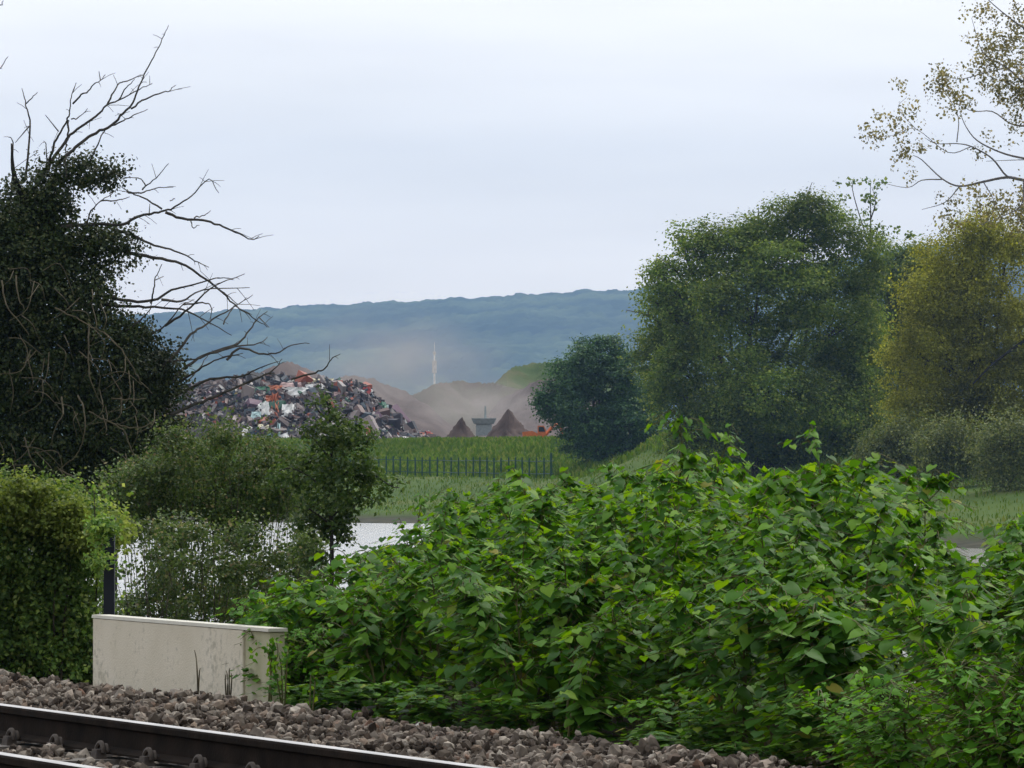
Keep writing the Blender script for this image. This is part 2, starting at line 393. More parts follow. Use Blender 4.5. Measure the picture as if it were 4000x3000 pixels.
# ---- far bank trees
m_big = leafmat('big_tree_leaf', [(0, (.055,.11,.016)), (.5, (.135,.21,.034)), (.9, (.23,.30,.055)), (1, (.34,.37,.09))], .5, .18, .6, .2, .5, 1.5)
m_bush = leafmat('round_bush_leaf', [(0, (.025,.085,.024)), (.6, (.06,.15,.04)), (1, (.12,.23,.055))], .25, .15)
m_mid = leafmat('mid_tree_leaf', [(0, (.06,.12,.026)), (.6, (.135,.205,.04)), (1, (.24,.30,.07))], .4, .15)
m_olive = leafmat('olive_tree_leaf', [(0, (.13,.155,.02)), (.5, (.29,.31,.04)), (.85, (.42,.43,.07)), (1, (.50,.50,.13))], .58, .2, .6, .2, .65, 1.35)
m_scrubfar = leafmat('bank_shrub_leaf', [(0, (.06,.095,.02)), (.5, (.14,.18,.04)), (1, (.27,.29,.08))], .3, .4)
m_sparse = leafmat('sparse_tree_leaf', [(0, (.09,.09,.03)), (.5, (.20,.19,.06)), (1, (.34,.29,.12))], .6, .3)

tree('bank_tree', 2960, 430, pxblobs(430, [
    (3130,900,180,140), (2960,930,170,130), (2820,1010,210,140), (3280,1010,180,190), (2720,1130,160,160), (2640,1270,140,180,5),
    (2960,1180,300,260,-4), (3290,1270,190,300), (2690,1450,190,220), (2640,1560,110,130), (3010,1520,320,260,-5), (3290,1580,190,230),
    (2930,1720,260,110), (3230,1740,250,100), (2570,1060,60,50), (2560,1180,70,80), (2570,1390,100,120,8), (2660,930,60,50), (2700,1690,130,90), (3080,1780,200,70), (3350,1700,120,120)]),
    'largest dark green broadleaf tree on the far bank, towering over the round bush', 'tree', m_big, 4000, 48, .55, .27, 11, .5, .1, rough=.1, csq=.5, sprig=.5, inner=.62, rnd=.5, up=.7, lobe=9, lift=.35)
tree('bank_bush', 2330, 500, pxblobs(500, [
    (2330,1420,130,110), (2250,1470,100,110), (2390,1500,150,140), (2300,1600,170,150), (2450,1640,140,160), (2240,1650,110,110), (2120,1580,45,48),
    (2170,1590,70,70), (2330,1740,130,110), (2440,1760,110,90), (2520,1640,90,140), (2210,1530,80,90)]),
    'round dark green bush at the right end of the field fence', 'bush', m_bush, 1700, 44, .42, .26, 12, .3, .06, rough=.1, csq=.5, sprig=.35, inner=.62, rnd=.5, up=.6, lobe=7, lift=.3)
tree('bank_tree', 3520, 470, pxblobs(470, [
    (3500,1060,150,120), (3600,1010,110,60), (3480,1200,150,180), (3600,1200,140,180), (3540,1400,170,180), (3400,1420,110,220), (3500,1620,150,150), (3700,1150,110,200)]),
    'mid green tree filling the gap between the largest tree and the olive tree', 'tree', m_mid, 1500, 46, .55, .28, 13, .35, .08, rough=.1, csq=.5, sprig=.5, inner=.62, rnd=.5, up=.7, lobe=8, lift=.35)
ol = pxblobs(395, [(3830,900,140,60), (3760,1010,190,120), (3930,1000,170,160), (3640,1220,150,170), (3850,1230,230,180), (4020,1300,200,230), (3590,1390,130,170), (3770,1470,200,170),
    (3620,1570,170,140), (3950,1530,210,170), (3800,1650,200,140), (4000,1700,170,130), (3540,1640,100,120), (3720,1720,140,70), (3900,1740,150,60)])
et = tree('bank_tree', 3820, 395, ol, 'olive brown broad tree on the far bank beside the right edge', 'tree', m_olive, 3000, 44, .5, .22, 14, .45, .1, rough=.14, csq=.5, sprig=.9, inner=.6, rnd=.55, up=.6, lobe=8, lift=.3)
mb = MB()
mb.tube(smooth_path([at(4060,1290,392), at(3960,1360,391), at(3880,1420,390.5), at(3800,1500,390.5)], 5), (.16, .07), 6)
mb.build('limb', darkbark, et, et.location)
for i, (sx, Y, bl, lab) in enumerate([
    (3500, 385, [(3480,1760,60,60), (3560,1720,60,80), (3420,1790,60,50), (3510,1810,70,40), (3600,1790,50,50), (3440,1720,40,40)], 'grey green low shrub at the foot of the olive tree, nearest the largest tree'),
    (3700, 375, [(3650,1750,60,70), (3720,1730,60,80), (3780,1790,70,70), (3700,1810,80,50), (3840,1770,50,60)], 'brownish low shrub standing between two other shrubs under the olive tree'),
    (3930, 365, [(3880,1740,60,80), (3950,1710,60,70), (4010,1790,90,90), (3930,1810,80,60), (3960,1860,90,45), (4050,1720,60,80)], 'tallest brownish shrub under the olive tree, touching the right edge')]):
    tree('bank_shrub', sx, Y, pxblobs(Y, bl), lab, 'shrub', m_scrubfar, 480, 26, .4, .2, 30+i, .08, .02, sprig=1.0, rough=.32, group='shrubs under the olive tree')
# thin twiggy sprays standing above the middle tree
def sparse_cluster(lst, Y, n_, seed, ls):
    r = R_(seed); P = []
    for sx, sy, rx, rz, wgt in lst:
        k = Y/F; c_ = at(sx, sy, Y); m = int(n_*wgt)
        sub = c_+r.normal(size=(max(2, m//9), 3))*np.array([rx, (rx+rz)/2, rz])*k*.5
        P.append(sub[r.integers(0, len(sub), m)]+r.normal(size=(m, 3))*.22)
    P = np.vstack(P)
    return P, orient(r.normal(size=(len(P), 3))+[0, 0, .3], r, .5), ls*r.uniform(.6, 1.4, len(P))
bx = (3400-2000)/F*450; bz = gh(bx, 450)
e = empty('slender_tree', (bx, 450, bz), 'slender half bare tree poking above the canopy right of the largest tree', 'tree')
mb = MB()
ax = smooth_path([(bx, 450, bz), at(3400,1500,450), at(3390,1100,450), at(3400,900,451), at(3400,720,451)], 5)
mb.tube(ax, (.22, .03), 6)
for P in ([(3398,960),(3360,850),(3330,740),(3340,700)], [(3400,860),(3420,790),(3405,730)], [(3396,1000),(3440,940),(3450,910)], [(3395,980),(3410,930),(3400,880)], [(3395,1010),(3350,960),(3320,930)]):
    mb.tube(smooth_path([at(x, y, 451) for x, y in P], 3), (.07, .02), 4)
mb.build('trunk', bark, e, e.location)
P, Rm, S = sparse_cluster([(3340,705,70,22,1), (3404,780,24,50,1.2), (3425,920,40,60,1.2), (3400,870,40,90,1), (3530,915,60,20,.7), (3380,960,40,40,1), (3330,800,60,60,.5)], 451, 75, 3, .34)
link('crown', scatter_mesh('crown', QUAD, P, Rm, S, e.location), e, [m_mid])

# sparse overhanging tree, trunk just outside the frame
SY = 330
bx = (4230-2000)/F*SY; bz = gh(bx, SY)
e = empty('sparse_tree', (bx, SY, bz), 'tall thin leaved tree reaching in from the upper right corner, sky showing through', 'tree')
mb = MB()
mb.tube(smooth_path([(bx, SY, bz), at(4240,1500,SY), at(4180,900,SY), at(4150,500,SY), at(4120,100,SY), at(4100,-300,SY)], 5), (.45, .12), 8)
zz = lambda L_: [(3200+1.144*x, 1.145*y) for x, y in L_]
r = R_(77)
BR = [([(830,640),(699,615),(640,605),(560,620),(480,635),(420,610),(350,545),(320,530)], .13, .02), ([(480,635),(430,690),(350,715)], .05, .015), ([(420,612),(350,615),(300,640),(200,620)], .05, .012),
      ([(690,612),(640,600),(590,540),(520,500),(470,490),(400,490),(360,470)], .08, .015), ([(830,560),(699,540),(620,520),(540,480),(500,430),(480,380)], .09, .02), ([(470,485),(475,400),(440,330),(400,270)], .04, .012),
      ([(820,545),(699,545),(570,550)], .05, .015), ([(820,440),(699,430),(650,420),(590,380),(510,375),(440,300)], .08, .015), ([(810,330),(700,280),(640,230),(560,180),(520,60)], .09, .015), ([(640,230),(560,250),(470,270),(390,235)], .05, .012),
      ([(790,150),(690,90),(600,20),(540,-40)], .08, .015), ([(520,500),(440,520),(330,440),(260,460),(180,470)], .035, .01), ([(330,440),(270,370),(300,330)], .025, .01), ([(560,620),(600,700),(560,770)], .04, .012), ([(699,615),(690,700),(620,740),(540,770)], .06, .015)]
for L_, a, b2 in BR:
    q = zz(L_); d0 = r.uniform(-2, 2); d1 = d0+r.uniform(-3, 3)
    mb.tube(smooth_path([at(x, y, SY+d0*(1-k/(len(q)-1))+d1*k/(len(q)-1)) for k, (x, y) in enumerate(q)], 4), (a, b2), 5)
mb.build('trunk', surf('grey_bark', [(.3, (.10,.09,.085)), (.7, (.2,.18,.17))], 6, .9), e, e.location)
P, Rm, S = sparse_cluster([(3940,260,150,170,6), (3880,170,90,80,2), (3830,240,60,60,1.6), (3990,420,80,120,3.5), (3980,80,120,80,3), (3690,330,75,90,3), (3740,400,60,60,2.2), (3660,290,30,30,.6), (3500,480,110,60,1.5), (3450,500,40,60,1), (3530,600,50,50,1.4),
    (3390,520,30,40,.7), (3620,560,80,30,.9), (3510,330,30,20,.4), (3560,690,40,30,.3), (3730,780,60,40,.9), (3800,760,80,40,1.2), (3890,830,150,50,4), (3700,860,60,30,1), (3980,760,80,60,2), (3560,420,40,60,.6), (3850,560,100,60,.8), (3840,30,60,50,1.2), (3960,200,110,140,5), (3900,330,90,90,3), (3980,340,60,90,3), (3990,850,60,60,3)], SY, 120, 9, .21)
link('crown', scatter_mesh('crown', QUAD, P, Rm, S, e.location), e, [m_sparse])

# ---- grasses of the far bank (uncountable)
r = R_(21)
n_ = 90000
gx = r.uniform(-60, 75, n_); gy = np.interp(gx, SHX, SHY)+r.uniform(4, 150, n_)
ee = gy-np.interp(gx, SHX, SHY)
hgt = np.where(ee > 74, r.uniform(.4, 1.0, n_), r.uniform(.12, .4, n_))
ok = (r.random(n_) < np.where(ee > 74, 1, .5)); gx, gy, hgt = gx[ok], gy[ok], hgt[ok]; n_ = len(gx)
BL = (np.array([[-.12, 0, 0], [.12, 0, 0], [.2, .08, .65], [.05, .3, 1.], [-.16, .05, .7]]), np.array([[0, 1, 2, 3, 4]]))
a = r.uniform(0, 6.28, n_); Rm = np.zeros((n_, 3, 3)); Rm[:, 0, 0] = np.cos(a); Rm[:, 0, 1] = -np.sin(a); Rm[:, 1, 0] = np.sin(a); Rm[:, 1, 1] = np.cos(a); Rm[:, 2, 2] = 1
m_grass = leafmat('bank_grass', [(0, (.06,.125,.012)), (.6, (.11,.19,.022)), (1, (.19,.23,.05))], .4, .15, rough=.8, spec=.1, nlow=.8, nhigh=1.2)
o = link('grass', scatter_mesh('grass', BL, np.stack([gx, gy, ground_h(gx, gy)-.03], 1), Rm, hgt), None, [m_grass])
tag(o, 'tall green grass covering the far river bank and field', 'grass', kind='stuff')

# ---- field fence: dark green upright pales on two rails
FY = 521
def fy(x): return float(np.interp(x, SHX, SHY))+66
m_fence = flat('fence_green', (.022,.075,.05), .6)
fx0, fx1 = (1200-2000)/F*FY, (2152-2000)/F*FY
fe = empty('field_fence', (fx0, FY, gh(fx0, FY)), 'dark green paling fence along the foot of the far grass bank', 'fence')
r = R_(4)
k = 0; sx = 1200
while sx < 2155:
    X = (sx-2000)/F*FY; Yf = fy(X); X = (sx-2000)/F*Yf; Yf = fy(X); z0 = gh(X, Yf); big = sx > 2135
    mb = MB(); hgt_ = 2.05 if not big else 2.5
    mb.box((X, Yf, z0+hgt_/2-.1), (.17 if not big else .24, .07, hgt_+.2)); mb.box((X, Yf, z0+hgt_+.06), (.09, .06, .12), 0, .3)
    mb.build('paling', m_fence, fe, fe.location); sx += r.uniform(25, 30)
for dz in (.5, 1.75):
    mb = MB(); P = np.array([[x, fy(x)+.075, gh(x, fy(x))+dz] for x in np.linspace(fx0, fx1, 14)]); mb.tube(P, .04, 4); mb.build('rail', m_fence, fe, fe.location)

# ------------------------------------------------------------------ scrap yard
m_spoil = surf('spoil', [(.3, (.10,.078,.072)), (.5, (.15,.12,.112)), (.7, (.21,.17,.155))], .25, .95, 8, .6, 1.2, spec=.05)
m_cone = surf('spoil_dark', [(.3, (.085,.06,.05)), (.5, (.13,.095,.08)), (.7, (.18,.135,.115))], .5, .95, 8, .6, 2, spec=.05)
m_turf = surf('turf', [(.3, (.05,.085,.03)), (.5, (.085,.12,.045)), (.7, (.14,.13,.07))], .2, .95, 8, .6, 1.5, spec=.05)
m_rise = surf('dusty_turf', [(.35, (.13,.108,.09)), (.5, (.13,.125,.09)), (.65, (.18,.152,.13))], .25, .95, 8, .6, 1.5, spec=.05)
def fbm(x, y, seed=0):
    o = 0; a = 1.
    for k in range(5):
        q = 2.0**k; o = o+a*np.sin(x*.23*q+seed+1.7*np.sin(y*.19*q+k))*np.sin(y*.27*q+seed*2+1.3*np.sin(x*.21*q-k)); a *= .52
    return o
def mound(name, Y, top, depth, label, mat, base=3.6, rough=.25, seed=0, cat='heap', power=1.0, group=None, nx=110, ny=60):
    """top: photo outline points (sx, sy) of the crest at depth Y; sloped to the ground in front and behind over `depth`"""
    T = np.array([at(x, y, Y) for x, y in top])
    X, YY = np.meshgrid(np.linspace(T[0, 0], T[-1, 0], nx), np.linspace(-1, 1, ny))
    crest = np.interp(X, T[:, 0], T[:, 2])-base
    wob = .12*np.sin(X*.5+seed)
    f = np.clip(1-np.abs(YY+wob*(1-abs(YY))), 0, 1)**power
    loc = np.array([(T[0, 0]+T[-1, 0])/2, Y, base])
    Z = np.maximum(crest, 0)*f+rough*fbm(X*1.3, YY*depth*1.3, seed)*np.clip(f*3, 0, 1)
    me = grid_mesh(name, X-loc[0], YY*depth, Z-.25, False)
    if name: 
        o = link(name, me, None, [mat]); o.location = loc
        return tag(o, label, cat, group)
mound('spoil_heap', 765, [(900,1560), (980,1470), (1060,1420), (1130,1408), (1190,1425), (1240,1450), (1310,1480), (1380,1560)], 30, 'small brown heap top showing just above the scrap heap', m_spoil, seed=2, group='spoil heaps')
mound('spoil_heap', 750, [(1180,1560), (1260,1490), (1330,1462), (1385,1457), (1450,1472), (1540,1502), (1620,1545), (1690,1595), (1760,1650), (1830,1725)], 32, 'long smooth grey brown spoil heap sloping down to the right behind the scrap', m_spoil, seed=1, group='spoil heaps')
mound('spoil_heap', 790, [(1560,1560), (1700,1490), (1800,1478), (1930,1490), (2050,1520), (2200,1540), (2300,1600)], 25, 'low dusty green brown rise behind the two cones', m_rise, seed=8, group='spoil heaps', power=1.3)
mound('grassy_mound', 840, [(1840,1560), (1920,1500), (1980,1440), (2030,1415), (2080,1405), (2200,1402), (2320,1420), (2450,1500)], 40, 'grass covered mound left of the round bush, against the hill', m_turf, seed=3, rough=.2)
mound('spoil_heap', 770, [(1880,1640), (1960,1560), (2020,1515), (2080,1490), (2150,1480), (2250,1490), (2350,1560)], 30, 'rough pinkish brown spoil bank beside the round bush', m_spoil, seed=5, rough=.5, group='spoil heaps')
def cone(sx, top, wl, wr, Y, label, seed, base=3.8):
    r = R_(seed); c_ = at(sx, top, Y); H = c_[2]-base; k = Y/F
    nr2, na = 16, 56; V = [(0, 0, H)]
    for i in range(1, nr2+1):
        f = i/nr2
        for j in range(na):
            a = j*2*math.pi/na; wdt = (wr if math.cos(a) > 0 else wl)*k
            rr = f*wdt*(1+.05*math.sin(3*a+seed)+.03*r.normal())
            V.append((rr*math.cos(a), rr*math.sin(a), H*(1-f**.93)+(.12*r.normal() if i < nr2 else -.3)))
    Fq = [(1+(i-1)*na+j, 1+(i-1)*na+(j+1) % na, 1+i*na+(j+1) % na, 1+i*na+j) for i in range(1, nr2) for j in range(na)]
    Ft = [(0, 1+j, 1+(j+1) % na) for j in range(na)]
    me = np_mesh('spoil_cone', np.array(V), [np.array(Fq)[:, ::-1], np.array(Ft)], True)
    o = link('spoil_cone', me, None, [m_cone]); o.location = (c_[0], Y, base)
    return tag(o, label, 'heap', 'spoil cones')
cone(1802, 1632, 85, 80, 640, 'smaller brown spoil cone, the one nearer the scrap heap', 3)
cone(1985, 1597, 110, 135, 655, 'larger brown spoil cone beside the orange digger', 4)
cone(1975, 1680, 45, 70, 628, 'low dark spoil pile in front of the larger cone', 6)

# scrap heap: rough mound covered with torn pieces
HY, HB, HD = 650, 3.7, 17.0
HT = [(430,1700), (560,1600), (700,1520), (800,1492), (900,1478), (1000,1462), (1100,1466), (1200,1476), (1300,1485), (1370,1482), (1430,1510), (1490,1570), (1545,1620), (1590,1665), (1650,1690), (1710,1722), (1730,1735)]
HTW = np.array([at(x, y, HY) for x, y in HT])
def heap_z(x, dy):
    return HB-.3+np.maximum(np.interp(x, HTW[:, 0], HTW[:, 2])-HB, 0)*np.clip(1-np.abs(dy/HD)**1.15, 0, 1)
he = empty('scrap_heap', (HTW[8, 0], HY, HB), 'big heap of mixed dark scrap with bright torn pieces, behind the sapling', 'scrap heap')
X, YY = np.meshgrid(np.linspace(HTW[0, 0], HTW[-1, 0], 130), np.linspace(-HD, HD, 60))
Z = heap_z(X, YY)+.5*fbm(X*2.2, YY*2.2, 4)*np.clip(1-np.abs(YY/HD), 0, 1)
hmb = grid_mesh('mound', X-HTW[8, 0], YY, Z-HB, False)
link('mound', hmb, he, [surf('scrap_dirt', [(.3, (.03,.022,.022)), (.5, (.075,.055,.05)), (.7, (.13,.10,.085))], .6, .9, 8, .8, 3)])
r = R_(31); n_ = 5200
px_ = r.uniform(HTW[0, 0], HTW[-1, 0], n_); py_ = -HD*np.abs(r.beta(1.0, 1.1, n_))*np.where(r.random(n_) < .92, 1, -1)
pz_ = heap_z(px_, py_)+r.uniform(-.1, .35, n_)
CR = np.array([[-.5,-.5,-.07],[.5,-.45,-.12],[.55,.5,-.02],[-.45,.5,-.1],[-.48,-.42,.09],[.42,-.5,.05],[.5,.45,.16],[-.5,.4,.04]])
CF = np.array([[0,3,2,1],[4,5,6,7],[0,1,5,4],[1,2,6,5],[2,3,7,6],[3,0,4,7]])
sz = np.exp(r.normal(-.5, .45, n_)); S = np.stack([sz*r.uniform(.7, 1.6, n_), sz*r.uniform(.5, 1.2, n_), sz*r.uniform(.5, 3, n_)], 1)
Rm = orient(r.normal(size=(n_, 3))*.8+[0, -.7, .5], r)
loc = np.array(he.location)
V = np.einsum('nij,nkj->nki', Rm, CR[None]*S[:, None, :])+np.stack([px_, HY+py_, pz_], 1)[:, None]-loc
m_scrap = islandmat('scrap_pieces', [(0, (.022,.017,.019)), (.2, (.06,.042,.042)), (.36, (.11,.075,.068)), (.48, (.045,.036,.045)), (.56, (.17,.12,.11)), (.66, (.12,.06,.048)), (.72, (.25,.20,.185)),
    (.80, (.06,.08,.10)), (.845, (.30,.27,.26)), (.89, (.05,.13,.08)), (.915, (.30,.07,.03)), (.94, (.55,.52,.48)), (.97, (.18,.10,.14)), (.985, (.75,.73,.70))], .55, .4)
so = link('scrap_pieces', np_mesh('scrap_pieces', V.reshape(-1, 3), (CF[None]+np.arange(n_)[:, None, None]*8).reshape(-1, 4)), he, [m_scrap]); so['kind'] = 'stuff'
# the largest bright sheets lying on the heap, each a thing
def sheet(sx, sy, wpx, hpx, colr, label, name='scrap_sheet', seed=0, rot=0):
    r = R_(seed); X = (sx-2000)/F*HY
    lo, hi = -HD, 0.
    for _ in range(24):                                       # where the sight line meets the front slope
        m = (lo+hi)/2
        zr = CZ+(HOR-sy)/F*(HY+m)
        if heap_z(np.array([X]), np.array([m]))[0] < zr: lo = m
        else: hi = m
    dy = lo-1.2; Y = HY+dy; k = Y/F; X = (sx-2000)/F*Y; z = CZ+(HOR-sy)/F*Y
    nx, ny = 7, 5; u, v = np.meshgrid(np.linspace(-.5, .5, nx), np.linspace(-.5, .5, ny))
    u = u+r.normal(0, .03, u.shape); v = v+r.normal(0, .04, v.shape)
    w_ = wpx*k*1.15; h_ = hpx*k*1.25
    bend = .18*w_*np.sin(u*4+r.uniform(0, 6))+.12*h_*r.normal(size=u.shape)
    x_ = u*w_*math.cos(rot)-v*h_*math.sin(rot); z_ = u*w_*math.sin(rot)+v*h_*math.cos(rot)
    me = grid_mesh(name, x_, v*h_*.8+bend, z_, False)
    o = link(name, me, None, [colr]); o.location = (X, Y, z)
    sm = o.modifiers.new('thickness', 'SOLIDIFY'); sm.thickness = .07
    tag(o, label, 'scrap sheet', 'bright sheets on the scrap heap')
WH = flat('white_sheet', (.72,.72,.70), .5); CRM = flat('cream_sheet', (.68,.62,.42), .5); ORG = flat('orange_sheet', (.50,.15,.06), .5); GRN = flat('green_sheet', (.03,.14,.07), .5); PNK = flat('pink_sheet', (.55,.38,.36), .6); CYN = flat('pale_blue_sheet', (.45,.62,.62), .5); YEL = flat('yellow_sheet', (.55,.55,.08), .5); RED = flat('red_sheet', (.42,.06,.05), .5)
for i, q in enumerate([
    (1255,1492,85,22, CRM, 'long cream sheet lying along the top of the scrap heap', 0), (1135,1505,75,18, PNK, 'pale pink strip left of the cream sheet on the heap top', 0),
    (1228,1510,60,16, WH, 'white strip directly under the cream sheet on the heap top', .05), (1150,1532,90,30, WH, 'largest white panel high on the scrap heap, below the pink strip', 0),
    (1068,1558,50,20, ORG, 'flat orange sheet left of the standing orange sheet', 0), (1075,1575,22,60, ORG, 'standing orange red sheet high on the scrap heap', .1),
    (1020,1600,55,45, WH, 'bent white sheet beside the yellow patch on the heap', .2), (1035,1592,22,20, YEL, 'small yellow piece on the bent white sheet', 0),
    (1125,1602,42,36, WH, 'white bundle in the middle of the heap, right of the orange sheets', 0), (1000,1622,34,22, CYN, 'pale blue scrap directly below the bent white sheet', 0),
    (1028,1666,36,14, CRM, 'small cream strip in the lower middle of the scrap heap', 0), (1407,1535,30,18, WH, 'white scrap with a red piece beside it on the right shoulder', 0),
    (1432,1526,26,22, RED, 'red scrap on the right shoulder of the heap', 0), (1488,1594,36,34, GRN, 'dark green sheet on the right slope of the heap', .1),
    (1510,1612,12,44, CYN, 'upright pale blue strip beside the dark green sheet', 0), (1075,1515,50,16, ORG, 'orange strip near the top of the heap, left of the largest white panel', 0),
    (1020,1522,60,20, GRN, 'flat dark green sheet left of the orange strip', 0), (1088,1690,10,60, CYN, 'thin pale blue strip standing low on the heap', 0),
    (1052,1700,12,62, CYN, 'leaning pale blue bar low on the heap', -.8), (1668,1697,24,20, RED, 'red scrap at the right toe of the heap', 0),
    (1682,1706,16,26, ORG, 'small orange scrap at the right toe of the heap', 0), (1110,1705,30,18, WH, 'white scrap lowest on the heap behind the scrub', .4), (1330,1538,44,12, PNK, 'pale pink strip behind the sapling top', 0)]):
    sheet(*q[:4], q[4], q[5], seed=50+i, rot=q[6])

# pale mast
c_ = at(1697, 1365, 800)
e = empty('mast', (c_[0], 800, 4.0), 'thin pale mast standing in front of the hill, above the dust', 'mast')
m_mast = flat('pale_mast', (.78,.78,.76), .5)
mb = MB(); mb.tube([(c_[0], 800, 3.7), (c_[0], 800, 12), (c_[0], 800, c_[2]-.5)], (.26, .13), 8); mb.build('pole', m_mast, e, e.location, True)
mb = MB(); mb.box((c_[0], 800, c_[2]-.6), (.5, .4, .5)); mb.tube([(c_[0], 800, c_[2]-.4), (c_[0], 800, c_[2]+1.2)], .05, 5); mb.build('lamp_head', m_mast, e, e.location)
mb = MB(); mb.box((c_[0], 800, 17.3), (.75, .5, 2.0)); mb.build('cabinet', m_mast, e, e.location)
mb = MB(); mb.box((c_[0]-.1, 800, 11.6), (.9, .5, 1.6)); mb.build('cabinet', m_mast, e, e.location)

# grey-blue screening machine between the cones
c_ = at(1890, 1700, 680); mx_, my_, mz_ = c_[0], 680, 3.9
m_mach = flat('machine_grey', (.34,.38,.38), .6); m_rub = flat('black_rubber', (.02,.02,.02), .8)
e = empty('screening_machine', (mx_, my_, mz_), 'grey blue screening machine between the two spoil cones', 'machine')
mb = MB(); mb.box((mx_, my_, mz_+2.3), (2.2, 2, 1.6)); mb.box((mx_, my_, mz_+3.5), (2.8, 2.4, .8), 0, 1.25); mb.build('hopper', m_mach, e, e.location, bevel=.05)
for dx in (-.9, .9):
    for dy in (-.8, .8):
        mb = MB(); mb.box((mx_+dx, my_+dy, mz_+.75), (.2, .2, 1.6)); mb.build('leg', m_mach, e, e.location)
mb = MB(); mb.tube([(mx_+.6, my_-1.2, mz_+.8), (mx_+2.6, my_-1.5, mz_+3.4)], .22, 4); mb.build('conveyor', m_mach, e, e.location)
mb = MB(); mb.tube([(mx_+.2, my_, mz_+3.8), (mx_+.2, my_, mz_+5.6)], (.22, .1), 6); mb.build('exhaust_stack', m_mach, e, e.location)

# orange digger at the yard edge
c_ = at(2095, 1722, 612); ex, ey, ez = c_[0], 612, gh(c_[0], 612)
m_or = flat('digger_orange', (.65,.17,.03), .45); m_gl = flat('dark_glass', (.02,.025,.03), .1)
e = empty('digger', (ex, ey, ez), 'orange tracked digger parked left of the round bush', 'digger')
for dy in (-.95, .95):
    mb = MB(); pr = [(-1.5, .1), (-1.7, .4), (-1.5, .75), (1.5, .75), (1.7, .4), (1.5, .1)]
    mb.prism(pr, (ex, ey+dy-.25, ez), (ex, ey+dy+.25, ez), np.array([1., 0, 0]), np.array([0, 0, 1.])); mb.build('track', m_rub, e, e.location)
mb = MB(); mb.prism([(-1.7, .85), (-1.75, 1.7), (-.5, 1.85), (.2, 1.5), (1.2, 1.4), (1.2, .85)], (ex, ey-1, ez), (ex, ey+1, ez), np.array([1., 0, 0]), np.array([0, 0, 1.])); mb.build('body', m_or, e, e.location)
mb = MB(); mb.prism([(.15, 1.42), (.15, 2.5), (.95, 2.5), (1.2, 1.9), (1.2, 1.42)], (ex, ey-1.02, ez), (ex, ey, ez), np.array([1., 0, 0]), np.array([0, 0, 1.])); cab = mb.build('cab', m_or, e, e.location)
mb = MB(); mb.prism([(.28, 1.75), (.28, 2.35), (.88, 2.35), (1.08, 1.9), (1.08, 1.75)], (ex, ey-1.06, ez), (ex, ey-1.021, ez), np.array([1., 0, 0]), np.array([0, 0, 1.])); mb.build('window', m_gl, cab, e.location)
mb = MB(); mb.tube([(ex+1.1, ey+.3, ez+1.3), (ex+2.2, ey+.3, ez+2.6), (ex+3, ey+.3, ez+2.7)], (.22, .16), 4); mb.build('boom', m_or, e, e.location)
mb = MB(); mb.tube([(ex+3, ey+.3, ez+2.75), (ex+3.3, ey+.3, ez+1.2)], (.17, .12), 4); mb.build('arm', m_or, e, e.location)
mb = MB(); mb.prism([(2.9, 1.2), (3.5, 1.25), (3.5, .6), (3.1, .35), (2.8, .6)], (ex, ey-.1, ez), (ex, ey+.7, ez), np.array([1., 0, 0]), np.array([0, 0, 1.])); mb.build('bucket', m_rub, e, e.location)

# ------------------------------------------------------------------ railway
ZR = .31                                                           # rail top
m_rust = surf('rail_rust', [(.3, (.010,.0075,.006)), (.7, (.028,.02,.015))], 6, .95, bump=.3, bscale=60, spec=.08)
m_steel = surf('polished_rail', [(.3, (.36,.345,.33)), (.7, (.52,.50,.48))], 3, .4, metal=.9)
prof = [(-.07, 0), (.07, 0), (.07, .012), (.012, .032), (.009, .12), (.034, .132), (.036, .158), (.03, .168), (-.03, .168), (-.036, .158), (-.034, .132), (-.009, .12), (-.012, .032), (-.07, .012)]
for p0, lab in ((8.94, 'far running rail with polished top, next to the ballast shoulder'), (7.435, 'near running rail cutting the bottom left corner')):
    mb = MB(); A = sp(-25, p0, ZR-.17); B = sp(75, p0, ZR-.17)
    mb.prism(prof, A, B, NN, np.array([0, 0, 1.]))
    e = empty('rail', sp(25, p0, ZR-.17), lab, 'rail', 'running rails')
    mb.build('rail_body', m_rust, e, e.location)
    mb = MB(); mb.prism([(-.031, .1682), (.031, .1682), (.026, .1712), (-.026, .1712)], A, B, NN, np.array([0, 0, 1.])); mb.build('running_surface', m_steel, e, e.location)
m_slp = surf('sleeper_concrete', [(.3, (.10,.09,.08)), (.7, (.20,.18,.16))], 10, .9, bump=.3, bscale=60)
m_clip = surf('clip_steel', [(.3, (.05,.04,.034)), (.7, (.12,.10,.085))], 20, .8)
TH = math.atan2(D[1], D[0])
def make_sleeper():
    e = empty('sleeper', (0, 0, 0), 'concrete sleeper almost buried in ballast under the rails', 'sleeper', 'sleepers under the running rails')
    mb = MB(); mb.box((0, 0, -.11), (.26, 2.5, .2), 0, .9); mb.build('body', m_slp, e)
    for y0 in (-.7525, .7525):
        for sg in (-1, 1):
            yc = y0+sg*.095
            mb = MB(); mb.box((0, yc+sg*.012, .012), (.085, .06, .05), 0, .75)
            for oy, wx_, hz_ in ((.004, .044, .066), (-.022, .03, .052)):
                q = [(-wx_, oy, .02), (-wx_*.9, oy, hz_*.7), (-wx_*.35, oy-.004, hz_), (wx_*.35, oy-.004, hz_*1.03), (wx_*.95, oy, hz_*.7), (wx_, oy+.004, .018)]
                mb.tube(smooth_path([(x, yc+sg*y, z) for x, y, z in q], 4), .0125, 6)
            mb.build('rail_clip', m_clip, e, smooth=False)
    return e
def dup(e, loc, rz):
    c_ = e.copy(); C.objects.link(c_); c_.location = loc; c_.rotation_euler = (0, 0, rz)
    for ch in e.children:
        k = ch.copy(); C.objects.link(k); k.parent = c_
    return c_
s0 = make_sleeper()
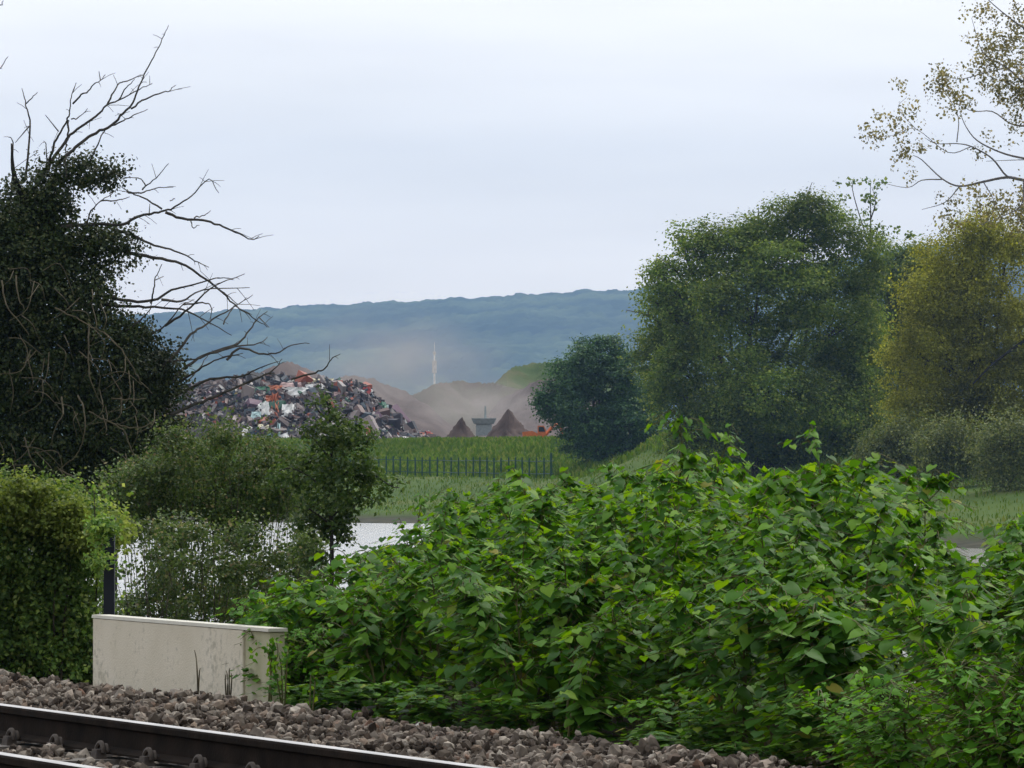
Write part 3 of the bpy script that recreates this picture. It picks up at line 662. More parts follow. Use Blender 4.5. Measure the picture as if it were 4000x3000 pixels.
# clip positions seen at photo x = 58, 224, 401, 586, 781 on the far rail
def s_at(sx, p0):
    k = (sx-2000)/F; Y = p0/(NN[0]*k+NN[1]); return float(D[0]*k*Y+D[1]*Y)
sA = s_at(58, 8.86)
for i in range(-4, 18):
    q = sp(sA-.652*i, (8.94+7.435)/2, ZR-.183)
    if i == -4: s0.location = q; s0.rotation_euler = (0, 0, TH)
    else: dup(s0, q, TH)

# ballast: bed + crushed stones
def ballast_h(p, s):
    h = np.interp(p, [4, 6.2, 6.9, 8.9, 9.3, 10.0, 10.75, 11.05, 11.6], [.0, .05, .085, .085, .115, .165, .215, .13, -.06])
    return h+.025*np.sin(s*2.1)*np.sin(s*.83+p*1.9)+.018*np.sin(s*5.3+p*4)
S_, P_ = np.meshgrid(np.linspace(-25, 75, 400), np.linspace(4, 11.6, 60))
XY = S_[..., None]*D+P_[..., None]*NN
bo = link('ballast_bed', grid_mesh('ballast_bed', XY[..., 0], XY[..., 1], ballast_h(P_, S_)-.045), None, [surf('ballast_gap_shade', [(.3, (.018,.014,.012)), (.7, (.045,.036,.03))], 12, .95)])  # dark bed colour paints in the shade of the gaps between stones
tag(bo, 'bed of the railway track under the stones, darkened as shade between them', 'track bed', kind='structure')
r = R_(8)
import itertools
t_ = (1+5**.5)/2
ico = np.array([(-1,t_,0),(1,t_,0),(-1,-t_,0),(1,-t_,0),(0,-1,t_),(0,1,t_),(0,-1,-t_),(0,1,-t_),(t_,0,-1),(t_,0,1),(-t_,0,-1),(-t_,0,1)])/math.sqrt(1+t_*t_)
icf = np.array([(0,11,5),(0,5,1),(0,1,7),(0,7,10),(0,10,11),(1,5,9),(5,11,4),(11,10,2),(10,7,6),(7,1,8),(3,9,4),(3,4,2),(3,2,6),(3,6,8),(3,8,9),(4,9,5),(2,4,11),(6,2,10),(8,6,7),(9,8,1)])
n_ = 125000
s_ = r.uniform(14, 44, n_); p_ = r.uniform(5.2, 11.35, n_)
pos = s_[:, None]*D+p_[:, None]*NN
kx = 2000+F*pos[:, 0]/np.maximum(pos[:, 1], 1); ky = HOR+F*(CZ-.1)/np.maximum(pos[:, 1], 1)
ok = (kx > -500) & (kx < 3700) & (ky < 3250)
for p0 in (8.94, 7.435): ok &= np.abs(p_-p0) > .085
sl = np.abs((sA-s_+.652*50) % .652); sl = np.minimum(sl, .652-sl)
for p0 in (8.94, 7.435): ok &= ~((np.abs(p_-p0) < .2) & (sl < .10))
pos, s_, p_ = pos[ok], s_[ok], p_[ok]; n_ = len(pos)
pos[:, 2] = ballast_h(p_, s_)+r.uniform(-.04, .022, n_)+np.where(r.random(n_) < .08, .022, 0)
for p0 in (8.94, 7.435): pos[:, 2] -= .04*(np.abs(p_-p0) < .2)
size = np.clip(r.normal(.020, .0075, n_), .009, .042)
base = ico[None]*(1+r.normal(0, .2, (n_, 12, 1)))
Rm = orient(r.normal(size=(n_, 3)), r)
V = np.einsum('nij,nkj->nki', Rm, base*np.stack([size*r.uniform(.8, 1.5, n_), size, size*r.uniform(.6, 1, n_)], 1)[:, None])+pos[:, None]
m_stone = islandmat('ballast_stone', [(0, (.034,.026,.020)), (.2, (.088,.070,.056)), (.42, (.185,.155,.126)), (.6, (.29,.255,.215)), (.75, (.12,.094,.078)), (.88, (.24,.18,.135)), (.95, (.41,.37,.315)), (1, (.19,.11,.075))], .9, .15, 'LINEAR', 18)
o = link('ballast_gravel', np_mesh('ballast_gravel', V.reshape(-1, 3), (icf[None]+np.arange(n_)[:, None, None]*12).reshape(-1, 3)), None, [m_stone])
tag(o, 'crushed grey pink ballast stones along the track', 'ballast', kind='stuff')

# pale wall panel beside the ballast
PP = 11.36
def p_at(sx, p0): return s_at(sx, p0)
sL, sM, sR = s_at(397, PP), s_at(985, PP), s_at(1084, PP)
m_pan = surf('pale_concrete', [(.25, (.66,.60,.47)), (.5, (.73,.67,.54)), (.75, (.78,.72,.60))], 2.5, .85, 8, .25, 90)
t = m_pan.node_tree; n, l = t.nodes, t.links; b = n['Principled BSDF']
src = b.inputs['Base Color'].links[0].from_socket; c = n.new('ShaderNodeTexCoord')
z = n.new('ShaderNodeTexNoise'); z.inputs['Scale'].default_value = 26; z.inputs['Detail'].default_value = 4; l.new(c.outputs['Object'], z.inputs['Vector'])
z2 = n.new('ShaderNodeTexNoise'); z2.inputs['Scale'].default_value = 2.2; z2.inputs['Detail'].default_value = 3; l.new(c.outputs['Object'], z2.inputs['Vector'])
mm = n.new('ShaderNodeMath'); mm.operation = 'MULTIPLY'; l.new(z.outputs['Fac'], mm.inputs[0]); l.new(z2.outputs['Fac'], mm.inputs[1])
mr = n.new('ShaderNodeMapRange'); mr.inputs[1].default_value = .285; mr.inputs[2].default_value = .42; mr.inputs[4].default_value = .5; l.new(mm.outputs[0], mr.inputs[0])
mx = n.new('ShaderNodeMix'); mx.data_type = 'RGBA'; l.new(mr.outputs[0], mx.inputs['Factor']); l.new(src, mx.inputs['A']); mx.inputs['B'].default_value = (.26, .25, .18, 1); l.new(mx.outputs['Result'], b.inputs['Base Color'])
m_pan2 = surf('greenish_concrete', [(.25, (.34,.35,.20)), (.5, (.47,.45,.30)), (.75, (.58,.55,.42))], 5, .9, 8, .25, 90, stretch=(1, 1, .5))  # end slab: darker and greener than the main slab
e = empty('wall_panel', sp((sL+sR)/2, PP, 0), 'low pale cream concrete wall panel standing behind the ballast', 'wall')
mb = MB(); a, b2 = sp(sL, PP, 0), sp(sM, PP, 0)
mb.prism([(-.06, -.3), (.06, -.3), (.06, .60), (-.06, .60)], a, b2, NN, np.array([0, 0, 1.])); mb.build('slab', m_pan, e, e.location, bevel=.008)
mb = MB(); mb.prism([(-.048, -.3), (.05, -.3), (.05, .60), (-.048, .60)], sp(sM-.004, PP, 0), sp(sR, PP, 0), NN, np.array([0, 0, 1.])); o = mb.build('end_slab', m_pan2, e, e.location, bevel=.008); o['label'] = 'darker greenish end slab behind the weeds'
mb = MB(); mb.prism([(-.064, .602), (.064, .602), (.060, .622), (-.060, .622)], sp(sL+.01, PP, 0), sp(sR-.01, PP, 0), NN, np.array([0, 0, 1.])); mb.build('coping', surf('pale_coping', [(.3, (.55,.53,.45)), (.7, (.66,.64,.56))], 4, .8), e, e.location)

# small litter at the ballast edge
lp = sp(s_at(1635, 11.0), 11.0, .15)
e = empty('litter', lp, 'small crumpled red and white wrapper at the ballast edge', 'litter')
r = R_(2)
for nm, mt, dx in (('red_half', flat('litter_red', (.5,.04,.03), .4), -.02), ('white_half', flat('litter_white', (.7,.68,.64), .4), .03)):
    u, v = np.meshgrid(np.linspace(-.05, .05, 5), np.linspace(-.03, .03, 4))
    o = link(nm, grid_mesh(nm, u+dx, v, .03+.015*r.normal(size=u.shape), False), e, [mt]); o.modifiers.new('thickness', 'SOLIDIFY').thickness = .003

# ------------------------------------------------------------------ near vegetation
# ---- ivy-clad tree with dead branches
TY = 75.0
m_ivy = leafmat('ivy_leaf', [(0, (.014,.026,.008)), (.5, (.032,.055,.016)), (.85, (.065,.085,.028)), (1, (.12,.125,.055))], .2, .8, .5, .25)
tb = at(425, 2500, TY); tb[2] = gh(tb[0], TY)
e = empty('ivy_tree', tb, 'dead tree smothered in dark ivy with bare branches reaching over the sky', 'tree')
mb = MB()
mb.tube(smooth_path([tb-[0, 0, .2], at(428, 2250, TY), at(430, 2000, TY), at(380, 1700, TY), at(300, 1350, TY), at(200, 1050, TY), at(110, 800, TY)], 5), (.13, .07), 9)
mb.tube(smooth_path([at(300, 1350, TY), at(150, 900, TY), at(60, 700, TY-.2), at(45, 560, TY-.2)], 4), (.1, .012), 7)
mb.tube(smooth_path([at(300, 1350, TY), at(180, 850, TY), at(230, 680, TY+.2)], 4), (.09, .05), 7)
mb.build('trunk', darkbark, e, tb, True)
z1 = lambda L_: [(x/1.58, y/1.58) for x, y in L_]
z2 = lambda L_: [(x/1.58, 1000+y/1.58) for x, y in L_]
BR = [z1(q) for q in ([(150,1250),(300,1020),(400,880),(450,820),(590,720),(660,650),(730,620),(860,550),(940,515)], [(660,650),(700,570),(740,515),(830,480),(880,465)], [(730,620),(780,540),(830,490)],
    [(360,1010),(430,940),(500,880),(590,820),(690,775),(760,700),(810,650),(850,560),(890,460),(950,350),(1000,240),(1040,155)], [(810,670),(900,610),(1000,570),(1045,560),(1085,525)], [(690,775),(760,745),(830,710),(910,675)],
    [(480,1100),(550,1000),(600,890),(650,800),(690,775)], [(300,1060),(310,980),(340,880),(380,800),(420,730),(430,690),(440,600),(470,510)], [(450,640),(500,585),(545,565),(570,525),(620,495),(650,460)], [(620,495),(610,440)],
    [(440,735),(490,720),(540,670)], [(420,740),(415,860),(405,940),(410,1100)], [(360,810),(280,710)], [(150,1120),(165,1030),(185,780),(160,650),(135,545)], [(160,640),(200,600),(230,570)], [(180,780),(95,880)], [(70,1250),(75,1100),(80,880),(60,845)],
    [(-40,470),(0,420),(50,350)], [(-30,90),(0,40),(20,5)], [(290,1010),(285,900),(270,870)], [(380,1400),(580,1385),(760,1385),(850,1340),(930,1320),(1020,1300),(1090,1270),(1180,1210),(1290,1110),(1350,1190)],
    [(1020,1310),(1120,1345),(1300,1370),(1400,1410),(1500,1455),(1560,1480),(1600,1455)], [(1000,1290),(880,1220),(790,1180),(740,1150)], [(1200,1345),(1260,1330),(1300,1300)], [(540,1400),(550,1330),(580,1280),(650,1220),(720,1170)],
    [(620,1240),(740,1235),(800,1215)], [(880,1170),(900,1150),(960,1100),(1040,1010)], [(900,1150),(870,1105),(770,1095)], [(790,1190),(870,1190),(950,1165),(1070,1155)], [(700,1420),(820,1450),(920,1500),(1050,1540),(1150,1580),(1220,1620),(1290,1650)],
    [(780,1560),(900,1580),(1030,1605),(1150,1640),(1330,1770),(1450,1880),(1560,1960),(1650,2020)], [(1050,1240),(1070,1230),(1075,1225)], [(920,1330),(925,1260)], [(1180,1350),(1190,1400),(1230,1390)], [(440,1390),(430,1200),(400,1150)], [(370,1400),(375,1250)])]
BR += [z2(q) for q in ([(640,240),(760,270),(940,275),(1060,210),(1180,180),(1330,140),(1430,140)], [(640,300),(760,310),(900,315),(1120,330),(1270,400),(1430,490)], [(980,700),(1090,600),(1180,480),(1260,430),(1330,380),(1450,310),(1560,240)],
    [(1040,790),(1150,680),(1290,600),(1460,540),(1540,460),(1600,380),(1650,340)], [(1290,600),(1450,560),(1600,540),(1650,500)], [(1080,800),(1200,720),(1300,660),(1400,620),(1500,600)], [(1000,900),(1150,830),(1300,760),(1500,740),(1600,690),(1720,650)],
    [(1050,980),(1250,900),(1400,840),(1600,750),(1690,700),(1740,635)], [(820,540),(940,480),(1020,430),(1130,300),(1180,280)], [(1020,430),(1140,350),(1300,200),(1510,110)], [(930,290),(950,200),(960,130),(1000,50)], [(955,150),(1010,125)],
    [(1400,640),(1480,570),(1600,600),(1700,600),(1800,550),(1910,540)], [(1800,760),(1940,720),(2010,690),(2040,640),(2100,605)], [(760,480),(860,400),(920,340),(940,280)], [(860,660),(1000,650),(1200,640),(1330,590)], [(1150,780),(1230,690),(1290,600)],
    [(1000,270),(1120,280),(1250,210),(1540,195)], [(1330,190),(1400,240),(1470,300)], [(1130,300),(1250,290),(1300,310),(1300,400)], [(1600,380),(1660,440)], [(1380,420),(1430,330),(1480,290)], [(930,500),(1010,560),(1060,600)])]
r = R_(41); mb = MB()
for q in BR:
    ln = sum(math.dist(q[i], q[i+1]) for i in range(len(q)-1))
    d0, d1 = r.uniform(-.35, .35), r.uniform(-1.3, 1.3)
    n0 = len(q)-1
    P = np.array([at(x, y, TY+d0+(d1-d0)*k/n0) for k, (x, y) in enumerate(q)])
    P = smooth_path(P, 4); P[1:-1] += r.normal(0, .006, P[1:-1].shape)
    ra = .008+.000042*ln
    mb.tube(P, (min(ra, .030), .0052), 5)
    for _ in range(int(ln/75)):                                   # short side twigs
        i = r.integers(len(P)//3, len(P)-1); t0 = P[i]-P[i-1]; t0 /= np.linalg.norm(t0)+1e-9
        v = t0*.7+r.normal(0, .6, 3); ln2 = r.uniform(.08, .3)
        mb.tube([P[i], P[i]+v*ln2*.5, P[i]+v*ln2+[0, 0, -.02]], (.005, .003), 4)
mb.build('bare_branches', deadwood, e, tb)
mb = MB()
for q in ([(480,860),(520,960),(515,1130),(470,1230),(370,1310),(340,1350)], [(370,1320),(460,1370),(520,1420),(570,1500)], [(550,960),(650,1010),(760,1080),(810,1200),(900,1280),(1000,1370),(1050,1390)], [(640,470),(750,580),(820,700),(880,790),(940,850)],
    [(10,150),(40,300),(120,400),(180,490)], [(380,870),(390,980),(340,1060),(320,1170)], [(550,420),(545,600),(560,770),(610,880),(640,930)], [(690,880),(800,885),(900,880)], [(700,1040),(800,1055),(900,1050),(990,1000)], [(150,1120),(180,1220),(220,1300)], [(340,320),(440,370),(540,420),(640,470)], [(100,120),(110,250),(150,330)]):
    P = smooth_path([at(x, y, TY-1.45-.2*math.sin(i)) for i, (x, y) in enumerate(z2(q))], 4)
    P[1:-1] += r.normal(0, .008, P[1:-1].shape)
    mb.tube(P, (.014, .006), 5)
for _ in range(90):
    a0 = np.array([r.uniform(-40, 640), r.uniform(1050, 1850)])
    if a0[0] > 330+(a0[1]-1050)*.5: continue
    an = r.uniform(-.2, 2.2); ln = r.uniform(60, 200); c1 = a0+ln*.5*np.array([math.cos(an), math.sin(an)])+r.normal(0, 15, 2); c2 = a0+ln*np.array([math.cos(an+.4), math.sin(an+.4)])
    d_ = TY-1.15-r.uniform(0, .7)
    mb.tube(smooth_path([at(*a0, d_+.3), at(*c1, d_), at(*c2, d_+.1)], 4), (.008, .004), 4)
mb.build('hanging_stems', paletwig, e, tb)
foliage('ivy', pxblobs(TY, [(60,830,110,150), (180,760,90,90), (300,670,110,50), (420,690,60,50), (100,1000,180,130), (300,960,130,80), (440,960,120,70), (150,1200,220,200), (350,1140,110,120), (120,1450,260,220), (400,1400,170,180),
    (560,1440,130,130), (640,1500,80,100), (150,1700,260,180), (430,1660,200,180), (600,1650,110,120), (380,1820,130,90), (130,1850,200,100), (430,1900,80,80), (0,1100,200,300), (-150,1400,250,450), (500,1290,70,60), (230,850,60,60)], .9),
    4200, 36, .10, .058, m_ivy, e, tb, 42, inner=.15, rough=.22, droop=.8, up=.3, sprig=.16)

# ---- hedge, scrub, sapling, knotweed
m_hedge = leafmat('hedge_leaf', [(0, (.06,.13,.03)), (.5, (.135,.245,.05)), (.85, (.23,.34,.075)), (1, (.36,.43,.12))], .5, .9, .45, .35)
m_hedgetop = leafmat('hedge_top_leaf', [(0, (.13,.19,.03)), (.5, (.20,.285,.06)), (1, (.34,.40,.11))], .48, .9, .5, .2, .8, 1.2)  # lighter, yellower leaves for the top of the hedge
m_scrub = leafmat('scrub_leaf', [(0, (.035,.07,.018)), (.5, (.08,.135,.032)), (.9, (.145,.195,.055)), (1, (.27,.22,.12))], .4, 1.4)
m_sap = leafmat('sapling_leaf', [(0, (.03,.065,.018)), (.6, (.065,.12,.026)), (1, (.13,.18,.05))], .4, 1.2)
def shrub(name, sx, Y, bl, label, cat, mat, nclump, per, csize, ls, seed, stems=7, r0=.02, barkm=None, **kw):
    bx = (sx-2000)/F*Y; bz = gh(bx, Y); e = empty(name, (bx, Y, bz), label, cat)
    B = pxblobs(Y, bl); mb = MB(); r = R_(seed)
    for b_ in B:
        for _ in range(stems):
            g0 = np.array([b_[0]*.7+bx*.3+r.normal(0, .1), b_[1]+r.normal(0, .15), 0]); g0[2] = gh(g0[0], g0[1])-.05
            t1 = np.array(b_[:3])+r.normal(0, .5, 3)*np.array(b_[3:])+[0, 0, b_[5]*.3]
            mb.tube(smooth_path([g0, g0*.5+t1*.5+r.normal(0, .06, 3), t1], 4), (r0, r0*.35), 5)
    mb.build('stems', barkm or bark, e, (bx, Y, bz))
    foliage('foliage', B, nclump, per, csize, ls, mat, e, (bx, Y, bz), seed, **kw)
    return e
hd = shrub('hedge', 180, 35.6, [(60,2700,150,80), (230,2690,130,80), (330,2660,60,90), (150,1960,60,50), (270,2010,60,50), (-30,1990,90,80), (60,2050,120,130), (200,2020,130,110), (310,2090,85,100), (100,2250,180,200), (270,2280,115,180), (80,2480,200,190), (270,2480,115,190), (200,2600,200,90), (-120,2250,180,300), (-100,2520,200,200), (20,1960,80,70), (355,2560,40,100)],
      'dense light topped hedge bush at the left edge, left of the wall panel', 'hedge', m_hedge, 2300, 28, .05, .038, 61, 5, .010, inner=.4, rough=.17, sprig=.13)
def rand_blobs(Y, seed, boxes, rlo=28, rhi=62, dY=1.2):
    r = R_(seed); o = []
    for x0, y0, x1, y1, k in boxes:
        for _ in range(k): o.append((r.uniform(x0, x1), r.uniform(y0, y1), r.uniform(rlo, rhi)*1.15, r.uniform(rlo, rhi), r.uniform(-dY, dY)))
    return o
foliage('top_shoots', pxblobs(35.5, rand_blobs(35.5, 8, [(-40,1900,180,2000,12), (120,1960,300,2060,10), (240,2040,360,2140,6), (-40,1970,300,2040,8)]+[(375,2030,450,2110,9)], 24, 46, .35)), 560, 24, .035, .036, m_hedgetop, hd, hd.location, 66, inner=.0, rough=.3, sprig=.08, up=.8)
shrub('scrub', 760, 52, rand_blobs(52, 1, [(470,2270,1090,2420,22), (480,2360,1100,2450,14), (560,2170,1000,2290,14), (640,2080,830,2190,5), (450,2060,640,2200,5), (880,2040,1200,2180,6), (900,2140,1240,2260,9), (1100,2040,1300,2240,6), (620,2060,900,2200,6), (1020,2230,1290,2360,9)]),
      'airy brownish green scrub directly behind the wall panel, water glinting through', 'scrub', m_scrub, 1050, 24, .05, .042, 62, 1, .007, inner=.0, rough=.36, sprig=.12)
shrub('scrub', 800, 60, rand_blobs(60, 2, [(540,1830,1100,2010,24), (640,1730,1080,1860,14), (700,1700,900,1760,3), (430,1860,640,2050,12), (880,1960,1160,2090,8), (1040,1800,1180,2000,6)], 32, 72),
      'tall tangled olive scrub between the ivy tree and the sapling', 'scrub', m_scrub, 1900, 24, .06, .044, 63, 1, .007, inner=.0, rough=.34, sprig=.16)
foliage('drooping_shoots', pxblobs(34.35, [(395,2060,30,26), (430,2072,24,20), (388,2190,14,40)]), 50, 22, .03, .036, m_hedge, hd, hd.location, 67, inner=.0, rough=.35, sprig=.07)
# dark blue post at the right end of the hedge
PY = 34.6; pp = at(427, 2400, PY); zb = gh(pp[0], PY); ztop = at(427, 2090, PY)[2]
e = empty('post', (pp[0], PY, zb), 'dark blue steel post between the left hedge and the scrub', 'post')
m_post = flat('post_blue', (.006,.010,.022), .5)
mb = MB(); mb.box((pp[0], PY, (zb+ztop)/2), (.076, .076, ztop-zb+.2)); mb.build('shaft', m_post, e, e.location, bevel=.006)
mb = MB(); mb.box((pp[0], PY, ztop+.112), (.09, .09, .02)); mb.build('cap', m_post, e, e.location)
SPY = 47.0
tb = at(1295, 2500, SPY); tb[2] = gh(tb[0], SPY)
e = empty('sapling', tb, 'young thin stemmed sapling in front of the scrap heap', 'sapling')
mb = MB()
ax = smooth_path([tb, at(1297,2200,SPY), at(1292,1950,SPY), at(1295,1750,SPY), at(1285,1600,SPY), at(1262,1540,SPY)], 5); mb.tube(ax, (.024, .007), 7)
for q in ([(1294,1950),(1220,1870),(1140,1830),(1090,1840)], [(1294,1900),(1380,1830),(1450,1850),(1530,1900),(1560,1905)], [(1294,1840),(1380,1740),(1440,1700),(1470,1720)], [(1294,1800),(1230,1720),(1190,1690)], [(1290,1700),(1340,1640),(1360,1610)], [(1294,2050),(1210,1990),(1150,1980)], [(1294,2020),(1400,1940),(1470,1960)], [(1290,1650),(1240,1600),(1230,1570)]):
    mb.tube(smooth_path([at(x, y, SPY+.12*math.sin(x)) for x, y in q], 4), (.011, .004), 5)
mb.build('trunk', darkbark, e, tb)
foliage('crown', pxblobs(SPY, [(1265,1580,35,35), (1300,1640,50,40), (1370,1690,60,40), (1440,1720,40,30)]+rand_blobs(SPY, 3, [(1200,1660,1420,1800,9), (1120,1790,1440,1960,14), (1090,1830,1180,1900,3), (1400,1800,1500,1900,4), (1480,1870,1545,1910,2), (1150,1950,1400,2100,10), (1200,2080,1400,2200,4)], 24, 48, .5)),
    430, 20, .045, .046, m_sap, e, tb, 64, inner=.0, rough=.36, sprig=.10)

r = R_(55); n_ = 60000
s_ = r.uniform(18, 110, n_); p_ = r.uniform(17, 34, n_); q = s_[:, None]*D+p_[:, None]*NN
a = r.uniform(0, 6.28, n_); Rm = np.zeros((n_, 3, 3)); Rm[:, 0, 0] = np.cos(a); Rm[:, 0, 1] = -np.sin(a); Rm[:, 1, 0] = np.sin(a); Rm[:, 1, 1] = np.cos(a); Rm[:, 2, 2] = 1
q[:, 2] = ground_h(q[:, 0], q[:, 1])-.02
o = link('weeds', scatter_mesh('weeds', (BL[0]*[.35, .6, 1], BL[1]), q, Rm, r.uniform(.12, .36, n_)), None, [m_grass]); tag(o, 'rank weeds covering the near river bank behind the bushes', 'weeds', kind='stuff')

# knotweed leaf: heart shaped, folded along the midrib, tip bent down
def leaf_tmpl(wide=.40):
    y = np.array([-.06, .10, .35, .65]); wv = np.array([.24, .42, .40, .2])*wide/.42
    mid = np.array([[0, .0, 0], [0, .30, .02], [0, .65, -.02], [0, 1.0, -.12]])
    Lf = np.array([[-wv[i], y[i], .10-.06*i] for i in range(4)]); Rt = Lf*[-1, 1, 1]
    V = np.vstack([mid, Lf, Rt])
    Fc = [(0,1,5,4), (1,2,6,5), (2,3,7,6), (0,8,9,1), (1,9,10,2), (2,10,11,3)]
    return V, np.array(Fc)
KL = leaf_tmpl()
def knot_variant(seed, H=1.8, ls=.105, nst=5, spread=.45, branchy=1.0):
    """one knotweed stool: canes that arch over, zig-zag side sprays with alternate drooping leaves"""
    r = R_(seed); mb = MB(); P = []; Nn = []; T = []; S = []
    for k in range(nst):
        a = r.uniform(0, 6.28); out_ = np.array([math.cos(a), math.sin(a), 0])
        g0 = out_*r.uniform(0, .12); hh_ = H*r.uniform(.72, 1.0); lean = spread*r.uniform(.3, 1.0)
        cane = smooth_path([g0+[0, 0, -.05], g0+out_*lean*.15+[0, 0, hh_*.45], g0+out_*lean*.5+[0, 0, hh_*.82], g0+out_*lean*1.0+[0, 0, hh_]], 7)
        mb.tube(cane, (.009, .003), 5)
        m = len(cane)
        for i in range(4, m):
            f = i/(m-1)
            nb = 1 if f < .35 or r.random() < .45 else 2
            for _ in range(nb):
                if r.random() > branchy*.95: continue
                b_ = a+r.uniform(-2.4, 2.4); dv = np.array([math.cos(b_), math.sin(b_), r.uniform(.15, .6)]); ln = r.uniform(.2, .55)*(1.15-.55*f)
                if f > .96: ln *= .6
                e1 = cane[i]+dv*ln*.6+[0, 0, .02]; e2 = cane[i]+dv*ln*np.array([1, 1, .35])-[0, 0, .02*ln]
                br = smooth_path([cane[i], e1*.55+cane[i]*.45+[0, 0, .04], e2], 4); mb.tube(br, (.0035, .0015), 3)
                side = np.cross(dv, [0, 0, 1]); side /= np.linalg.norm(side)+1e-9
                nl = max(3, int(ln/.055))
                for j in range(nl):
                    q = (j+.8)/nl; pt = br[min(len(br)-1, int(q*(len(br)-1)))]+r.normal(0, .012, 3)
                    sg = 1 if j % 2 else -1
                    t0 = dv/np.linalg.norm(dv)*.45+side*sg*r.uniform(.5, 1.0)+np.array([0, 0, -r.uniform(.15, .75)]); t0 /= np.linalg.norm(t0)
                    n0 = np.array([0, 0, 1.])+r.normal(0, .18, 3)+side*sg*.25+dv*.35; n0 -= n0.dot(t0)*t0; n0 /= np.linalg.norm(n0)
                    P.append(pt); T.append(t0); Nn.append(n0); S.append(ls*r.uniform(.65, 1.2)*(1.08-.35*f)*(1 if j < nl-1 else .7))
        for _ in range(4):                                            # young upright tip leaves
            t0 = np.array([r.normal(0, .6), r.normal(0, .6), .8]); t0 /= np.linalg.norm(t0); n0 = np.array([0, 0, 1.])-t0*t0[2]; n0 /= np.linalg.norm(n0)+1e-9
            P.append(cane[-1]); T.append(t0); Nn.append(n0); S.append(ls*.55)
    P, T, Nn = map(np.array, (P, T, Nn)); Rm = np.stack([np.cross(T, Nn), T, Nn], 2)
    return mb.mesh('stems'), scatter_mesh('foliage', KL, P, Rm, np.array(S), smooth=True)
m_cane = surf('knotweed_cane', [(.3, (.07,.09,.025)), (.7, (.16,.12,.05))], 9, .7)
m_knot = leafmat('knotweed_leaf', [(0, (.040,.125,.018)), (.5, (.085,.225,.024)), (.85, (.165,.34,.032)), (.985, (.25,.42,.045)), (1, (.33,.30,.05))], .42, .6, .5, .14, nlow=.72, nhigh=1.25)
m_knoty = leafmat('yellow_leaf', [(0, (.06,.18,.015)), (.5, (.11,.30,.025)), (.9, (.18,.40,.04)), (1, (.26,.42,.05))], .42, .8, .55, .1, .8, 1.25)
KV = [knot_variant(100+i, 1.8, .128, 4, .5, .9) for i in range(6)]
KS = [knot_variant(120+i, 1.0, .112, 4, .5, .9) for i in range(3)]
KB = [knot_variant(140+i, .8, .068, 9, .55) for i in range(2)]
for v in KV+KS: v[0].materials.append(m_cane); v[1].materials.append(m_knot)
for v in KB: v[0].materials.append(m_cane); v[1].materials.append(m_knoty)
def plant(name, pair, x, y, z, sc_, rz, label, cat, group=None, tilt=(0, 0)):
    e = empty(name, (x, y, z), label, cat, group); e.rotation_euler = (tilt[0], tilt[1], rz); e.scale = (sc_[0], sc_[0], sc_[1])
    link('stems', pair[0], e); link('foliage', pair[1], e)
    return e
SIL = np.array([(1000,2420), (1090,2350), (1180,2310), (1290,2290), (1380,2240), (1480,2205), (1580,2165), (1680,2095), (1760,2015), (1850,1960), (2020,1900), (2200,1880), (2330,1880), (2450,1840), (2560,1800), (2700,1790), (2830,1860), (3000,1870), (3150,1850), (3280,1820), (3400,1860), (3480,1900), (3510,2060), (3570,2190), (3640,2180), (3720,2100), (3820,2040), (3920,2030), (4050,2040), (4300,2050)])
r = R_(9)
cand = []
for p0 in np.arange(11.75, 17.2, .52):
    for s_0 in np.arange(14, 36, .50):
        p1, s1 = p0+r.uniform(-.2, .2), s_0+r.uniform(-.22, .22)
        q = sp(s1, p1); sx = 2000+F*q[0]/q[1]
        if 1020 < sx < 4500: cand.append((q[0], q[1], p1, sx))
cand.sort(key=lambda c_: c_[2])
nk = 0
for x, y, p1, sx in cand:
    top = np.interp(sx, SIL[:, 0], SIL[:, 1])
    zmax = CZ+(HOR-top)/F*y; z0 = gh(x, y)
    H = (zmax-z0)*(1.06-.3*r.random()**1.6)
    H = min(H, .95+.55*(p1-11.6)) if p1 < 13.2 else H
    H *= .985
    if H < .35: continue
    if p1 < 12.8 and r.random() < (.55 if 1480 < sx < 2750 else .3): continue
    if sx < 1560 and p1 > 12.9: continue
    if 3430 < sx < 3770:
        H *= .82
        if p1 > 12.2: continue
    H = min(H, 2.3)
    if H > 1.15: v, H0 = KV[r.integers(6)], 1.8
    else: v, H0 = KS[r.integers(3)], 1.0
    plant('knotweed', v, x, y, z0-.03, (np.clip(H/H0, .75, 1.15)*r.uniform(.92, 1.1), H/H0), r.uniform(0, 6.28), 'broad leaved green knotweed plant massed in the thicket along the ballast', 'knotweed', 'knotweed plants of the trackside thicket')
    nk += 1
for s_0 in np.arange(15.5, 31, .34):                     # low outer fringe over the ballast edge
    p1, s1 = 11.5+r.uniform(-.12, .22), s_0+r.uniform(-.12, .12)
    q = sp(s1, p1); sx = 2000+F*q[0]/q[1]
    if not 1130 < sx < 4300: continue
    if 1480 < sx < 2700 and r.random() < .6: continue
    H = r.uniform(.25, .6)
    plant('knotweed', KS[r.integers(3)], q[0], q[1], gh(q[0], q[1])-.02, (r.uniform(.65, .85), H), r.uniform(0, 6.28), 'low knotweed plant fringing the ballast edge of the thicket', 'knotweed', 'low knotweed plants along the ballast edge')
def shoot(sx, sy, Y, label, seed, tilt, boost=1.0, sc_=.85):
    x = (sx-2000)/F*Y; z0 = gh(x, Y); H = CZ+(HOR-sy)/F*Y-z0
    H *= 1.06*boost; kv = knot_variant(seed, 1.8, .10, 2, .3, .9); kv[0].materials.append(m_cane); kv[1].materials.append(m_knot)
    plant('knotweed', kv, x, Y, z0-.03, (sc_, H/1.8), 0, label, 'knotweed', 'knotweed plants of the trackside thicket', tilt)
